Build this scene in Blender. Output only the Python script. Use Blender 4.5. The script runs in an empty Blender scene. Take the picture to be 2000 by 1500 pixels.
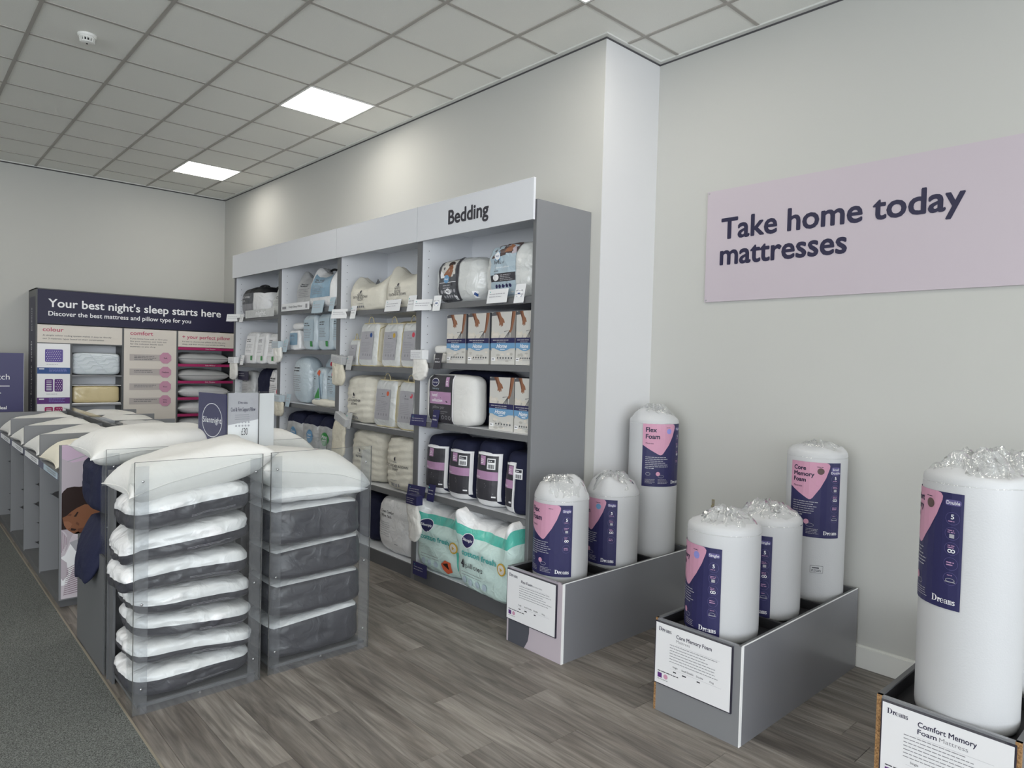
import bpy, bmesh, math, random
from mathutils import Vector, Matrix, noise

# ------------------------------------------------------------------ camera
SC = bpy.context.scene
COL = SC.collection
YAW, PITCH, ROLL, FPX = 0.7427043, -0.0285663, 0.0261046, 1341.45
def camera_axes():
    cy, sy, cp, sp = math.cos(YAW), math.sin(YAW), math.cos(PITCH), math.sin(PITCH)
    fwd = Vector((sy*cp, cy*cp, sp)); right = Vector((cy, -sy, 0)); up = right.cross(fwd)
    cr, sr = math.cos(ROLL), math.sin(ROLL)
    return cr*right + sr*up, -sr*right + cr*up, fwd
r_, u_, f_ = camera_axes()
cam_data = bpy.data.cameras.new('camera'); cam_data.sensor_width = 36.0
cam_data.lens = FPX/2000.0*36.0; cam_data.clip_start = 0.05; cam_data.clip_end = 100
cam = bpy.data.objects.new('camera', cam_data); COL.objects.link(cam)
cam.matrix_world = Matrix(((r_.x, u_.x, -f_.x, 0), (r_.y, u_.y, -f_.y, 0), (r_.z, u_.z, -f_.z, 1.685), (0, 0, 0, 1)))
SC.camera = cam

# ------------------------------------------------------------------ daylight, lamps, exposure
SKY_STRENGTH = 7.6        # overcast daylight beyond the shop windows behind the camera
LED_STRENGTH = 16.5       # ceiling panels
EXPOSURE = -0.28
SC.view_settings.view_transform = 'Standard'; SC.view_settings.look = 'None'
SC.view_settings.gamma = 1.0; SC.view_settings.use_curve_mapping = False
SC.view_settings.exposure = EXPOSURE
world = bpy.data.worlds.new('overcast_sky'); SC.world = world; world.use_nodes = True
bg = world.node_tree.nodes['Background']
bg.inputs[0].default_value = (0.93, 0.95, 1.0, 1); bg.inputs[1].default_value = SKY_STRENGTH
SC.cycles.transparent_max_bounces = 24
SC.cycles.max_bounces = 7
WIN_X0, WIN_X1, WIN_Z0, WIN_Z1, WIN_Y = -6.6, 4.0, 0.10, 3.60, -6.6
pl = bpy.data.lights.new('window_daylight_portal', 'AREA'); pl.shape = 'RECTANGLE'
pl.size = WIN_X1-WIN_X0; pl.size_y = WIN_Z1-WIN_Z0; pl.cycles.is_portal = True
po = bpy.data.objects.new('window_daylight_portal', pl); COL.objects.link(po)
SIDE_Y0, SIDE_Y1, SIDE_X = -4.0, 2.4, -7.0       # unseen side glazing, added to brighten faces turned towards -x
pl2 = bpy.data.lights.new('added_side_portal', 'AREA'); pl2.shape = 'RECTANGLE'; pl2.size = WIN_Z1-WIN_Z0; pl2.size_y = SIDE_Y1-SIDE_Y0; pl2.cycles.is_portal = True
po2 = bpy.data.objects.new('added_side_portal', pl2); COL.objects.link(po2); po2.location = (SIDE_X-.05, (SIDE_Y0+SIDE_Y1)/2, (WIN_Z0+WIN_Z1)/2); po2.rotation_euler = (0, -math.pi/2, 0)
po.location = ((WIN_X0+WIN_X1)/2, WIN_Y-0.05, (WIN_Z0+WIN_Z1)/2); po.rotation_euler = (math.pi/2, 0, 0)

# ------------------------------------------------------------------ materials
def lin(h):
    c = [int(h[i:i+2], 16)/255 for i in (0, 2, 4)]
    return tuple(x/12.92 if x <= .04045 else ((x+.055)/1.055)**2.4 for x in c)
MATS = {}
def M(name, hexc='ffffff', rough=.55, metal=0.0, spec=.5, coat=0.0, coat_rough=.1, bump=None, var=None, emit=0.0):
    """plain principled material; bump=(scale, strength, distance), var=(scale, amount)"""
    if name in MATS: return MATS[name]
    m = bpy.data.materials.new(name); m.use_nodes = True; nt = m.node_tree
    b = nt.nodes['Principled BSDF']; c = lin(hexc)
    b.inputs['Base Color'].default_value = (*c, 1); b.inputs['Roughness'].default_value = rough
    b.inputs['Metallic'].default_value = metal; b.inputs['Specular IOR Level'].default_value = spec
    b.inputs['Coat Weight'].default_value = coat; b.inputs['Coat Roughness'].default_value = coat_rough
    if emit:
        b.inputs['Emission Color'].default_value = (*c, 1); b.inputs['Emission Strength'].default_value = emit
    if bump or var: tc = nt.nodes.new('ShaderNodeTexCoord')
    if bump:
        n = nt.nodes.new('ShaderNodeTexNoise'); n.inputs['Scale'].default_value = bump[0]; n.inputs['Detail'].default_value = 3; n.inputs['Distortion'].default_value = bump[3] if len(bump) > 3 else 0
        nt.links.new(tc.outputs['Object'], n.inputs['Vector'])
        bp = nt.nodes.new('ShaderNodeBump'); bp.inputs['Strength'].default_value = bump[1]; bp.inputs['Distance'].default_value = bump[2]
        nt.links.new(n.outputs['Fac'], bp.inputs['Height']); nt.links.new(bp.outputs['Normal'], b.inputs['Normal'])
        if coat: nt.links.new(bp.outputs['Normal'], b.inputs['Coat Normal'])
    if var:
        n2 = nt.nodes.new('ShaderNodeTexNoise'); n2.inputs['Scale'].default_value = var[0]; n2.inputs['Detail'].default_value = 4
        nt.links.new(tc.outputs['Object'], n2.inputs['Vector'])
        mx = nt.nodes.new('ShaderNodeMix'); mx.data_type = 'RGBA'
        lo = tuple(max(0, x*(1-var[1])) for x in c); hi = tuple(min(1, x*(1+var[1])) for x in c)
        mx.inputs[6].default_value = (*lo, 1); mx.inputs[7].default_value = (*hi, 1)
        nt.links.new(n2.outputs['Fac'], mx.inputs[0]); nt.links.new(mx.outputs[2], b.inputs['Base Color'])
    MATS[name] = m
    return m

def clear_material(name, tint, gloss=.07, rough=.03, bump=None, haze=0.0, hazecol='ffffff'):
    """clear sheet: see-through with a fresnel sheen, optional milky haze"""
    m = bpy.data.materials.new(name); m.use_nodes = True; nt = m.node_tree; nt.nodes.clear()
    out = nt.nodes.new('ShaderNodeOutputMaterial'); t = nt.nodes.new('ShaderNodeBsdfTransparent'); t.inputs[0].default_value = (*lin(tint), 1)
    g = nt.nodes.new('ShaderNodeBsdfGlossy'); g.inputs['Roughness'].default_value = rough; g.inputs[0].default_value = (1, 1, 1, 1)
    fr = nt.nodes.new('ShaderNodeFresnel'); fr.inputs['IOR'].default_value = 1.45
    ma = nt.nodes.new('ShaderNodeMath'); ma.operation = 'MULTIPLY'; ma.inputs[1].default_value = gloss/.04
    ge = nt.nodes.new('ShaderNodeNewGeometry'); iv = nt.nodes.new('ShaderNodeMath'); iv.operation = 'SUBTRACT'; iv.inputs[0].default_value = 1.0
    nt.links.new(ge.outputs['Backfacing'], iv.inputs[1]); m2 = nt.nodes.new('ShaderNodeMath'); m2.operation = 'MULTIPLY'
    nt.links.new(fr.outputs[0], m2.inputs[0]); nt.links.new(iv.outputs[0], m2.inputs[1]); nt.links.new(m2.outputs[0], ma.inputs[0]); ma.use_clamp = True
    mix = nt.nodes.new('ShaderNodeMixShader'); nt.links.new(ma.outputs[0], mix.inputs[0])
    base = t.outputs[0]
    if haze:
        d = nt.nodes.new('ShaderNodeBsdfDiffuse'); d.inputs[0].default_value = (*lin(hazecol), 1)
        mh = nt.nodes.new('ShaderNodeMixShader'); mh.inputs[0].default_value = haze
        nt.links.new(t.outputs[0], mh.inputs[1]); nt.links.new(d.outputs[0], mh.inputs[2]); base = mh.outputs[0]
    nt.links.new(base, mix.inputs[1]); nt.links.new(g.outputs[0], mix.inputs[2]); nt.links.new(mix.outputs[0], out.inputs[0])
    if bump:
        tc = nt.nodes.new('ShaderNodeTexCoord'); n = nt.nodes.new('ShaderNodeTexNoise'); n.inputs['Scale'].default_value = bump[0]; n.inputs['Detail'].default_value = 4
        nt.links.new(tc.outputs['Object'], n.inputs['Vector'])
        bp = nt.nodes.new('ShaderNodeBump'); bp.inputs['Strength'].default_value = bump[1]; bp.inputs['Distance'].default_value = bump[2]
        nt.links.new(n.outputs['Fac'], bp.inputs['Height']); nt.links.new(bp.outputs['Normal'], g.inputs['Normal']); nt.links.new(bp.outputs['Normal'], fr.inputs['Normal'])
    MATS[name] = m
    return m

def wood_material():
    m = bpy.data.materials.new('grey_oak_vinyl'); m.use_nodes = True; nt = m.node_tree; N = nt.nodes; L = nt.links
    b = N['Principled BSDF']; tc = N.new('ShaderNodeTexCoord'); oi = N.new('ShaderNodeObjectInfo')
    ad = N.new('ShaderNodeVectorMath'); ad.operation = 'ADD'
    cb = N.new('ShaderNodeCombineXYZ'); mu = N.new('ShaderNodeMath'); mu.operation = 'MULTIPLY'; mu.inputs[1].default_value = 37.0
    L.new(oi.outputs['Random'], mu.inputs[0]); L.new(mu.outputs[0], cb.inputs[0]); L.new(mu.outputs[0], cb.inputs[1]); L.new(mu.outputs[0], cb.inputs[2])
    L.new(tc.outputs['Object'], ad.inputs[0]); L.new(cb.outputs[0], ad.inputs[1])
    def noise_tex(sx, sy, detail, dist=0.0):
        mp = N.new('ShaderNodeMapping'); mp.inputs['Scale'].default_value = (sx, sy, 1); L.new(ad.outputs[0], mp.inputs[0])
        n = N.new('ShaderNodeTexNoise'); n.inputs['Scale'].default_value = 1; n.inputs['Detail'].default_value = detail; n.inputs['Distortion'].default_value = dist
        L.new(mp.outputs[0], n.inputs['Vector']); return n
    grain = noise_tex(19, 1.7, 7, 1.6); fine = noise_tex(150, 5, 3, .3); blot = noise_tex(5, 1.1, 3, .8)
    r1 = N.new('ShaderNodeValToRGB'); L.new(grain.outputs['Fac'], r1.inputs[0])
    e = r1.color_ramp.elements; e[0].position = .30; e[0].color = (*lin('6b6764'), 1); e[1].position = .68; e[1].color = (*lin('9b9691'), 1)
    r2 = N.new('ShaderNodeMix'); r2.data_type = 'RGBA'; r2.blend_type = 'MULTIPLY'; r2.inputs[0].default_value = .5
    rr = N.new('ShaderNodeValToRGB'); L.new(fine.outputs['Fac'], rr.inputs[0]); rr.color_ramp.elements[0].position = .3; rr.color_ramp.elements[0].color = (.55, .53, .5, 1); rr.color_ramp.elements[1].position = .6
    L.new(r1.outputs[0], r2.inputs[6]); L.new(rr.outputs[0], r2.inputs[7])
    r3 = N.new('ShaderNodeMix'); r3.data_type = 'RGBA'; r3.blend_type = 'MULTIPLY'; r3.inputs[0].default_value = .8
    rb = N.new('ShaderNodeValToRGB'); L.new(blot.outputs['Fac'], rb.inputs[0]); rb.color_ramp.elements[0].position = .32; rb.color_ramp.elements[0].color = (.62, .58, .54, 1); rb.color_ramp.elements[1].position = .62; rb.color_ramp.elements[1].color = (1.1, 1.08, 1.05, 1)
    L.new(r2.outputs[2], r3.inputs[6]); L.new(rb.outputs[0], r3.inputs[7])
    hs = N.new('ShaderNodeHueSaturation'); mr = N.new('ShaderNodeMapRange'); mr.inputs[3].default_value = .82; mr.inputs[4].default_value = 1.16
    L.new(oi.outputs['Random'], mr.inputs[0]); L.new(mr.outputs[0], hs.inputs['Value']); L.new(r3.outputs[2], hs.inputs['Color'])
    L.new(hs.outputs[0], b.inputs['Base Color']); b.inputs['Roughness'].default_value = .5; b.inputs['Specular IOR Level'].default_value = .35
    bp = N.new('ShaderNodeBump'); bp.inputs['Strength'].default_value = .25; bp.inputs['Distance'].default_value = .002
    L.new(fine.outputs['Fac'], bp.inputs['Height']); L.new(bp.outputs[0], b.inputs['Normal'])
    MATS['wood'] = m; return m
wood_material()

def carpet_material():
    m = M('carpet', '5b5e5b', .95, spec=.1)
    nt = m.node_tree; N = nt.nodes; L = nt.links; b = N['Principled BSDF']; tc = N.new('ShaderNodeTexCoord')
    n = N.new('ShaderNodeTexNoise'); n.inputs['Scale'].default_value = 190; n.inputs['Detail'].default_value = 5; L.new(tc.outputs['Object'], n.inputs['Vector'])
    rp = N.new('ShaderNodeValToRGB'); L.new(n.outputs['Fac'], rp.inputs[0])
    e = rp.color_ramp.elements; e[0].position = .36; e[0].color = (*lin('484a48'), 1); e[1].position = .66; e[1].color = (*lin('868986'), 1)
    L.new(rp.outputs[0], b.inputs['Base Color'])
    bp = N.new('ShaderNodeBump'); bp.inputs['Strength'].default_value = .6; bp.inputs['Distance'].default_value = .006; L.new(n.outputs['Fac'], bp.inputs['Height']); L.new(bp.outputs[0], b.inputs['Normal'])
carpet_material()

def chipboard_material():
    m = M('chipboard', 'a37c50', .8); nt = m.node_tree; N = nt.nodes; L = nt.links
    tc = N.new('ShaderNodeTexCoord'); v = N.new('ShaderNodeTexVoronoi'); v.inputs['Scale'].default_value = 220; L.new(tc.outputs['Object'], v.inputs['Vector'])
    rp = N.new('ShaderNodeValToRGB'); L.new(v.outputs['Color'], rp.inputs[0]); e = rp.color_ramp.elements
    e[0].color = (*lin('6e4d2c'), 1); e[1].color = (*lin('b99061'), 1); L.new(rp.outputs[0], N['Principled BSDF'].inputs['Base Color'])
chipboard_material()

M('wall', 'bcbcb8', .85, spec=.2, bump=(60, .08, .002)); M('wall_white', 'd2d2d3', .85, spec=.2, bump=(60, .08, .002))
M('tile', 'eaeae5', .95, spec=.1, bump=(260, .25, .002), var=(180, .06)); M('tee', 'a9a59f', .6); M('trim_white', 'd6d6d2', .6); M('gap_shade_paint', '4a494c', .8)
M('led', 'fffaf0', emit=LED_STRENGTH); M('led_frame', 'f0f0ee', .4)
M('edge_metal', '8f8778', .5); M('bracket', '8f866c', .5); M('skirting', 'd9d9d4', .5); M('grey_board', '808184', .45, spec=.4); M('grey_dark', '5e5f61', .5, spec=.4); M('white_board', 'e4e6ea', .5)
M('grey_lip', '6a6b6d', .5); M('grey_gloss', '7e7f84', .25, spec=.7); M('black_lining', '161519', .7); M('edge_white', 'f2f2f2', .5); M('header_board', 'd9dbe0', .5)
M('plinth', '58595b', .5); M('dark_void', '1d1d21', .8)
M('white_poly', 'e9e9ea', .35, coat=.6, coat_rough=.12, bump=(11, .42, .025, 1.2)); M('white_cloth', 'dfdedb', .85, spec=.2, bump=(9, .35, .02, 1.0))
M('cream_cloth', 'dbd7cb', .8, spec=.2, bump=(14, .35, .02, 1.0)); M('cream_bag', 'dcd6c4', .5, coat=.25, bump=(28, .4, .01)); M('cream_edge', 'cfc39d', .6)
M('clear_bag', 'd3d5d4', .3, coat=.8, coat_rough=.1, bump=(11, .42, .025, 1.2)); M('grey_bag', 'b9babb', .35, coat=.5, bump=(11, .42, .025, 1.2))
M('blue_bag', 'bcc9d1', .3, coat=.7, coat_rough=.1, bump=(11, .42, .025, 1.2)); M('mint_bag', 'cbe2dd', .32, coat=.6, coat_rough=.12, bump=(11, .42, .025, 1.2))
M('navy_cloth', '20233b', .75, spec=.25, bump=(30, .3, .01)); M('charcoal', '38383f', .45, coat=.35, coat_rough=.2, bump=(9, .4, .025, 1.2)); M('charcoal_dark', '33343a', .4, coat=.4, bump=(30, .2, .006))
M('foam_cover', 'c2c3c5', .6, coat=.25, coat_rough=.25, bump=(150, .2, .003)); M('swatch', 'e6e4df', .8, bump=(40, .5, .01)); M('swatch_cream', 'd9d3c2', .8, bump=(40, .5, .01))
M('card_white', 'e3e4e6', .5); M('paper', 'e6e6e8', .45); M('card_edge', '2a2735', .5); M('metal', 'b9babc', .3, metal=1.0); M('plastic_white', 'e6e6e2', .4); M('black', '18181c', .5)
# printing inks
for nm, hx in dict(ink_navy='2b2a55', ink_navy_dark='25233f', ink_pink='c994ac', ink_pale_pink='bbb1b9', ink_lilac='b58db0', ink_white='f1f1f3', ink_grey='8d8d92', ink_dark='33323b',
    ink_purple='5d2f78', ink_blue='2c4f8c', ink_lightblue='6f9dc4', ink_sky='aebfca', ink_slate='57595e', ink_charcoal='3c3b41', ink_teal='55b8a8', ink_teal_text='4eaaa6', ink_magenta='a5255f', ink_rose='c0506f',
    ink_beige='dcd5cc', ink_warm='d5cfc4', ink_skin='94654c', ink_skin_dark='6b4433', ink_hair='2c1d1a', ink_photo='cfcdc8', ink_photo2='b9b6b0', ink_shade='8f8b88', ink_green='3f8f4d', ink_red='cf4b5c', ink_orange='d0603f',
    ink_yellow='c9a545', ink_badge='5c5587', ink_mid='a9a8ae', ink_periwinkle='8d8fd0', ink_brown='5b4a48', ink_stripe='8b7380', ink_sheet='cfc6cd', ink_face='85583f', ink_violet='62539b', ink_carpet='50525a', ink_bluegrey='86a3b8').items():
    M(nm, hx, .45, spec=.4)
M('memory_blue', 'dce3e8', .7, bump=(30, .2, .004)); M('latex_cream', 'd8c79a', .45, coat=1.0, coat_rough=.08, bump=(6, .3, .02, .8))
M('ink_lilac_pale', 'cbb3c8', .45); M('ink_navy_sign', '3d3b66', .4); M('ink_warm_grey', 'b9b1ad', .45)
M('cream_pale', 'e6e0d0', .85, spec=.2, bump=(14, .25, .01)); M('grey_cloth', 'c9c9c8', .85, bump=(40, .3, .006)); M('ink_teal_gloss', '5cc0b0', .3, coat=.6, coat_rough=.12, bump=(11, .42, .025, 1.2))
clear_material('acrylic', 'fbfcfc', gloss=.028, haze=.02, hazecol='d8d8da'); clear_material('acrylic_strip', 'f4f5f6', gloss=.035, haze=.07, hazecol='d4d4d8')
clear_material('acrylic_edge', '8d8f90', gloss=.06, haze=.3, hazecol='9a9a9a')
clear_material('cling_film', 'f4f5f5', gloss=.13, rough=.12, bump=(14, .8, .03), haze=.16, hazecol='f2f2f2')
clear_material('window_glass', 'fbfdfd', gloss=.04)

# ------------------------------------------------------------------ object helpers
def link(o, parent=None):
    COL.objects.link(o)
    if parent: o.parent = parent
    return o
def tag(o, label=None, cat=None, group=None, kind=None):
    if label: o['label'] = label
    if cat: o['category'] = cat
    if group: o['group'] = group
    if kind: o['kind'] = kind
    return o
def thing(name, label, cat, loc=(0, 0, 0), rz=0.0, group=None):
    o = bpy.data.objects.new(name, None); o.empty_display_size = .05; link(o)
    o.location = loc; o.rotation_euler = (0, 0, rz)
    return tag(o, label, cat, group)
def copy_tree(o, parent=None):
    c = o.copy(); COL.objects.link(c); c.parent = parent
    for ch in list(o.children): copy_tree(ch, c)
    return c
FACE_W = -math.pi/2      # front faces the shop floor from the long wall (towards -x)

class MB:
    """collects faces for ONE mesh object"""
    def __init__(s): s.v = []; s.f = []; s.m = []; s.mats = []
    def mi(s, m):
        if m not in s.mats: s.mats.append(m)
        return s.mats.index(m)
    def add(s, vs, fs, m=None):
        o = len(s.v); s.v += [tuple(p) for p in vs]; k = s.mi(m) if m else 0
        for f in fs: s.f.append(tuple(i+o for i in f)); s.m.append(k)
        return s
    def box(s, x0, x1, y0, y1, z0, z1, m=None):
        return s.add([(x0, y0, z0), (x1, y0, z0), (x1, y1, z0), (x0, y1, z0), (x0, y0, z1), (x1, y0, z1), (x1, y1, z1), (x0, y1, z1)],
                     [(0, 3, 2, 1), (4, 5, 6, 7), (0, 1, 5, 4), (1, 2, 6, 5), (2, 3, 7, 6), (3, 0, 4, 7)], m)
    def prism(s, pts, z0, z1, m=None):      # polygon in xy (counter-clockwise), extruded in z
        n = len(pts)
        return s.add([(x, y, z0) for x, y in pts]+[(x, y, z1) for x, y in pts],
                     [tuple(range(n-1, -1, -1)), tuple(range(n, 2*n))]+[(i, (i+1) % n, n+(i+1) % n, n+i) for i in range(n)], m)
    def grid(s, fn, nu, nv, m=None, flip=False):
        o = len(s.v); k = s.mi(m) if m else 0
        for j in range(nv+1):
            for i in range(nu+1): s.v.append(tuple(fn(i/nu, j/nv)))
        for j in range(nv):
            for i in range(nu):
                q = (o+j*(nu+1)+i, o+j*(nu+1)+i+1, o+(j+1)*(nu+1)+i+1, o+(j+1)*(nu+1)+i)
                s.f.append(q[::-1] if flip else q); s.m.append(k)
        return s
    def tube(s, pts, r, n=6, m=None, closed=False):
        o = len(s.v); k = s.mi(m) if m else 0; P = [Vector(p) for p in pts]; c = len(P)
        for i, p in enumerate(P):
            a = P[(i-1) % c] if (closed or i > 0) else p; b = P[(i+1) % c] if (closed or i < c-1) else p
            t = (b-a).normalized() if (b-a).length > 1e-9 else Vector((0, 0, 1))
            q = Vector((0, 0, 1)) if abs(t.z) < .9 else Vector((1, 0, 0)); e1 = t.cross(q).normalized(); e2 = t.cross(e1)
            for j in range(n):
                w = 2*math.pi*j/n; s.v.append(tuple(p+r*(math.cos(w)*e1+math.sin(w)*e2)))
        for i in range(c if closed else c-1):
            for j in range(n):
                i2 = (i+1) % c; s.f.append((o+i*n+j, o+i*n+(j+1) % n, o+i2*n+(j+1) % n, o+i2*n+j)); s.m.append(k)
        if not closed:
            s.f.append(tuple(o+j for j in range(n-1, -1, -1))); s.f.append(tuple(o+(c-1)*n+j for j in range(n))); s.m += [k, k]
        return s
    def lathe(s, prof, n=32, m=None, jit=None):
        o = len(s.v); k = s.mi(m) if m else 0
        for i, (r, z) in enumerate(prof):
            for j in range(n):
                w = 2*math.pi*j/n; p = (r*math.cos(w), r*math.sin(w), z)
                s.v.append(tuple(jit(Vector(p), i) if jit else p))
        for i in range(len(prof)-1):
            for j in range(n): s.f.append((o+i*n+j, o+i*n+(j+1) % n, o+(i+1)*n+(j+1) % n, o+(i+1)*n+j)); s.m.append(k)
        s.f.append(tuple(o+j for j in range(n-1, -1, -1))); s.f.append(tuple(o+(len(prof)-1)*n+j for j in range(n))); s.m += [k, k]
        return s
    def mesh(s, name, mat=None, smooth=False):
        me = bpy.data.meshes.new(name); me.from_pydata(s.v, [], s.f); me.update()
        if s.mats:
            for m in s.mats: me.materials.append(MATS[m])
            me.polygons.foreach_set('material_index', s.m)
        elif mat: me.materials.append(MATS[mat])
        if smooth: me.polygons.foreach_set('use_smooth', [True]*len(me.polygons))
        return me
    def build(s, name, mat=None, parent=None, smooth=False, bevel=0.0):
        o = link(bpy.data.objects.new(name, s.mesh(name, mat, smooth)), parent)
        if bevel:
            b = o.modifiers.new('bevel', 'BEVEL'); b.width = bevel; b.segments = 2; b.limit_method = 'ANGLE'
        return o
def box(name, mat, parent, x0, x1, y0, y1, z0, z1, bevel=0.0):
    return MB().box(x0, x1, y0, y1, z0, z1).build(name, mat, parent, bevel=bevel)

# ------------------------------------------------------------------ printing (flat graphics that follow a surface)
TEXTS = {}
def text_mesh(body, bold, shear=0.0):
    k = (body, bold, shear)
    if k not in TEXTS:
        c = bpy.data.curves.new('t', 'FONT'); c.body = body; c.resolution_u = 3; c.shear = shear
        o = bpy.data.objects.new('t', c); me = bpy.data.meshes.new_from_object(o)
        V = [tuple(v.co[:2]) for v in me.vertices]; F = [tuple(p.vertices) for p in me.polygons]
        bpy.data.objects.remove(o); bpy.data.curves.remove(c); bpy.data.meshes.remove(me); TEXTS[k] = (V, F)
    return TEXTS[k]
def flat_front(y=0.0): return lambda a, b, o: (a, y-o, b)
def on_cylinder(r, cx=0.0, cy=0.0, top=None):
    return lambda a, b, o: (cx+(r+o)*math.sin(a/r), cy-(r+o)*math.cos(a/r), b)
class Print:
    def __init__(s, mp, da=None, base=.0012, seed=1): s.b = MB(); s.mp = mp; s.da = da; s.base = base; s.rnd = random.Random(seed)
    def _put(s, V, F, mat, layer):
        o = s.base+layer*.0007; s.b.add([s.mp(a, b, o) for a, b in V], F, mat)
    def poly(s, pts, mat, layer=0):
        if not s.da: s._put(pts, [tuple(range(len(pts)))], mat, layer); return s
        bm = bmesh.new(); bm.faces.new([bm.verts.new((a, b, 0)) for a, b in pts]); bmesh.ops.triangulate(bm, faces=bm.faces[:])
        for ax in (0, 1):
            lo = min(p[ax] for p in pts); hi = max(p[ax] for p in pts); k = math.floor(lo/s.da)+1
            while k*s.da < hi-1e-6:
                co = [0, 0, 0]; no = [0, 0, 0]; co[ax] = k*s.da; no[ax] = 1
                bmesh.ops.bisect_plane(bm, geom=bm.verts[:]+bm.edges[:]+bm.faces[:], plane_co=co, plane_no=no); k += 1
        bm.verts.index_update(); bm.normal_update()
        s._put([(v.co.x, v.co.y) for v in bm.verts], [tuple(v.index for v in (f.verts if f.normal.z > 0 else reversed(f.verts))) for f in bm.faces], mat, layer); bm.free()
        return s
    def rect(s, a0, b0, a1, b1, mat, layer=0, rad=0.0):
        if rad:
            pts = []
            for cx, cy, t0 in ((a1-rad, b1-rad, 0), (a0+rad, b1-rad, 90), (a0+rad, b0+rad, 180), (a1-rad, b0+rad, 270)):
                for k in range(4): t = math.radians(t0+30*k); pts.append((cx+rad*math.cos(t), cy+rad*math.sin(t)))
            return s.poly(pts, mat, layer)
        return s.poly([(a0, b0), (a1, b0), (a1, b1), (a0, b1)], mat, layer)
    def disc(s, a, b, r, mat, layer=0, n=18, ry=None, t0=0.0):
        ry = ry or r
        return s.poly([(a+r*math.cos(2*math.pi*k/n+t0), b+ry*math.sin(2*math.pi*k/n+t0)) for k in range(n)], mat, layer)
    def ring(s, a, b, r, w, mat, layer=0, n=24, ry=None):
        ry = ry or r; V = []; F = []
        for k in range(n):
            t = 2*math.pi*k/n; V += [(a+r*math.cos(t), b+ry*math.sin(t)), (a+(r-w)*math.cos(t), b+(ry-w)*math.sin(t))]
        for k in range(n): i, j = 2*k, 2*((k+1) % n); F.append((i, j, j+1, i+1))
        s._put(V, F, mat, layer); return s
    def text(s, body, a, b, mat, h=None, w=None, layer=1, bold=.0, align='l', shear=0.0, vert=False):
        """a, b = baseline start; h = cap height; w = total width (both may be given)"""
        V, F = text_mesh(body, bold, shear)
        if not V: return s
        x0 = min(v[0] for v in V); x1 = max(v[0] for v in V); sx = sy = None
        if h: sy = h/.70
        if w: sx = w/(x1-x0)
        sx = sx or sy; sy = sy or sx; W = (x1-x0)*sx
        a0 = a - (W if align == 'r' else W/2 if align == 'c' else 0)
        sh = [(0, 0)] if not bold else [(bold*sy*math.cos(q*math.pi/3), bold*sy*math.sin(q*math.pi/3)) for q in range(6)]
        for q, (dx, dy) in enumerate(sh):      # heavier weights are printed as slightly spread copies
            if vert: s._put([(a-v[1]*sy+dx, b+(v[0]-x0)*sx+dy) for v in V], F, mat, layer+.02*q)
            else: s._put([(a0+(v[0]-x0)*sx+dx, b+v[1]*sy+dy) for v in V], F, mat, layer+.02*q)
        return s
    def lines(s, a, b, w, n, pitch, t, mat, layer=1, words=True):
        """rows of print too small to read, each a run of word-length dashes"""
        for k in range(n):
            y = b-k*pitch; end = a+w*s.rnd.uniform(.72, 1.0); x = a
            while x < end:
                l = min(s.rnd.uniform(2.5, 7)*t, end-x) if words else end-x
                if l > t*.5: s._put([(x, y), (x+l, y), (x+l, y+t), (x, y+t)], [(0, 1, 2, 3)], mat, layer)
                x += l+t*.8
        return s
    def serif_logo(s, a, b, w, mat, layer=1):
        """the word Dreams in a fat-and-thin serif face; w = width of the word"""
        k = w/2.52; q = lambda pts: s._put([(a+x*k, b+y*k) for x, y in pts], [tuple(range(len(pts)))], mat, layer)
        R = lambda x0, y0, x1, y1: q([(x0, y0), (x1, y0), (x1, y1), (x0, y1)])
        def cres(cx, cy, rx, ry, ix, irx, iry, t0, t1, n=14):
            V = []; F = []
            for i in range(n+1):
                t = math.radians(t0+(t1-t0)*i/n); V += [(a+(cx+rx*math.cos(t))*k, b+(cy+ry*math.sin(t))*k), (a+(ix+irx*math.cos(t))*k, b+(cy+iry*math.sin(t))*k)]
            s._put(V, [(2*i, 2*i+1, 2*i+3, 2*i+2) for i in range(n)], mat, layer)
        R(.07, 0, .21, .72); R(0, 0, .28, .035); R(0, .685, .28, .72); cres(.25, .36, .37, .36, .25, .22, .325, -90, 90)
        x = .68; R(x+.04, 0, x+.16, .47); R(x, 0, x+.22, .03); R(x, .44, x+.1, .47); cres(x+.24, .38, .09, .09, x+.24, .01, .01, 0, 360); cres(x+.2, .3, .1, .17, x+.2, .09, .14, 60, 150, 6)
        x = .99; cres(x+.2, .235, .2, .25, x+.225, .115, .215, 15, 325); R(x+.1, .235, x+.385, .27)
        x = 1.42; R(x+.22, 0, x+.34, .36); R(x+.3, 0, x+.42, .03); cres(x+.18, .33, .16, .155, x+.16, .07, .125, -5, 165, 8); cres(x+.14, .12, .14, .13, x+.17, .08, .1, 60, 300, 10); cres(x+.055, .36, .055, .055, x+.055, .01, .01, 0, 360, 8)
        x = 1.83
        for xx in (x+.03, x+.165, x+.30): R(xx, 0, xx+.075, .40); R(xx-.025, 0, xx+.10, .03)
        R(x-.01, .44, x+.08, .47); R(x+.03, .40, x+.105, .47)
        for xx in (x+.165, x+.30): cres(xx-.01, .37, .085, .11, xx-.02, .03, .08, 0, 165, 8)
        V, F = text_mesh('s', .03); x0 = min(v[0] for v in V); x1 = max(v[0] for v in V)
        s._put([(a+(2.26+(v[0]-x0)/(x1-x0)*.26)*k, b+(v[1]*.98)*k) for v in V], F, mat, layer)
        return s
    def build(s, name, parent, label=None):
        o = s.b.build(name, None, parent)
        if label: o['label'] = label
        return o

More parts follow.
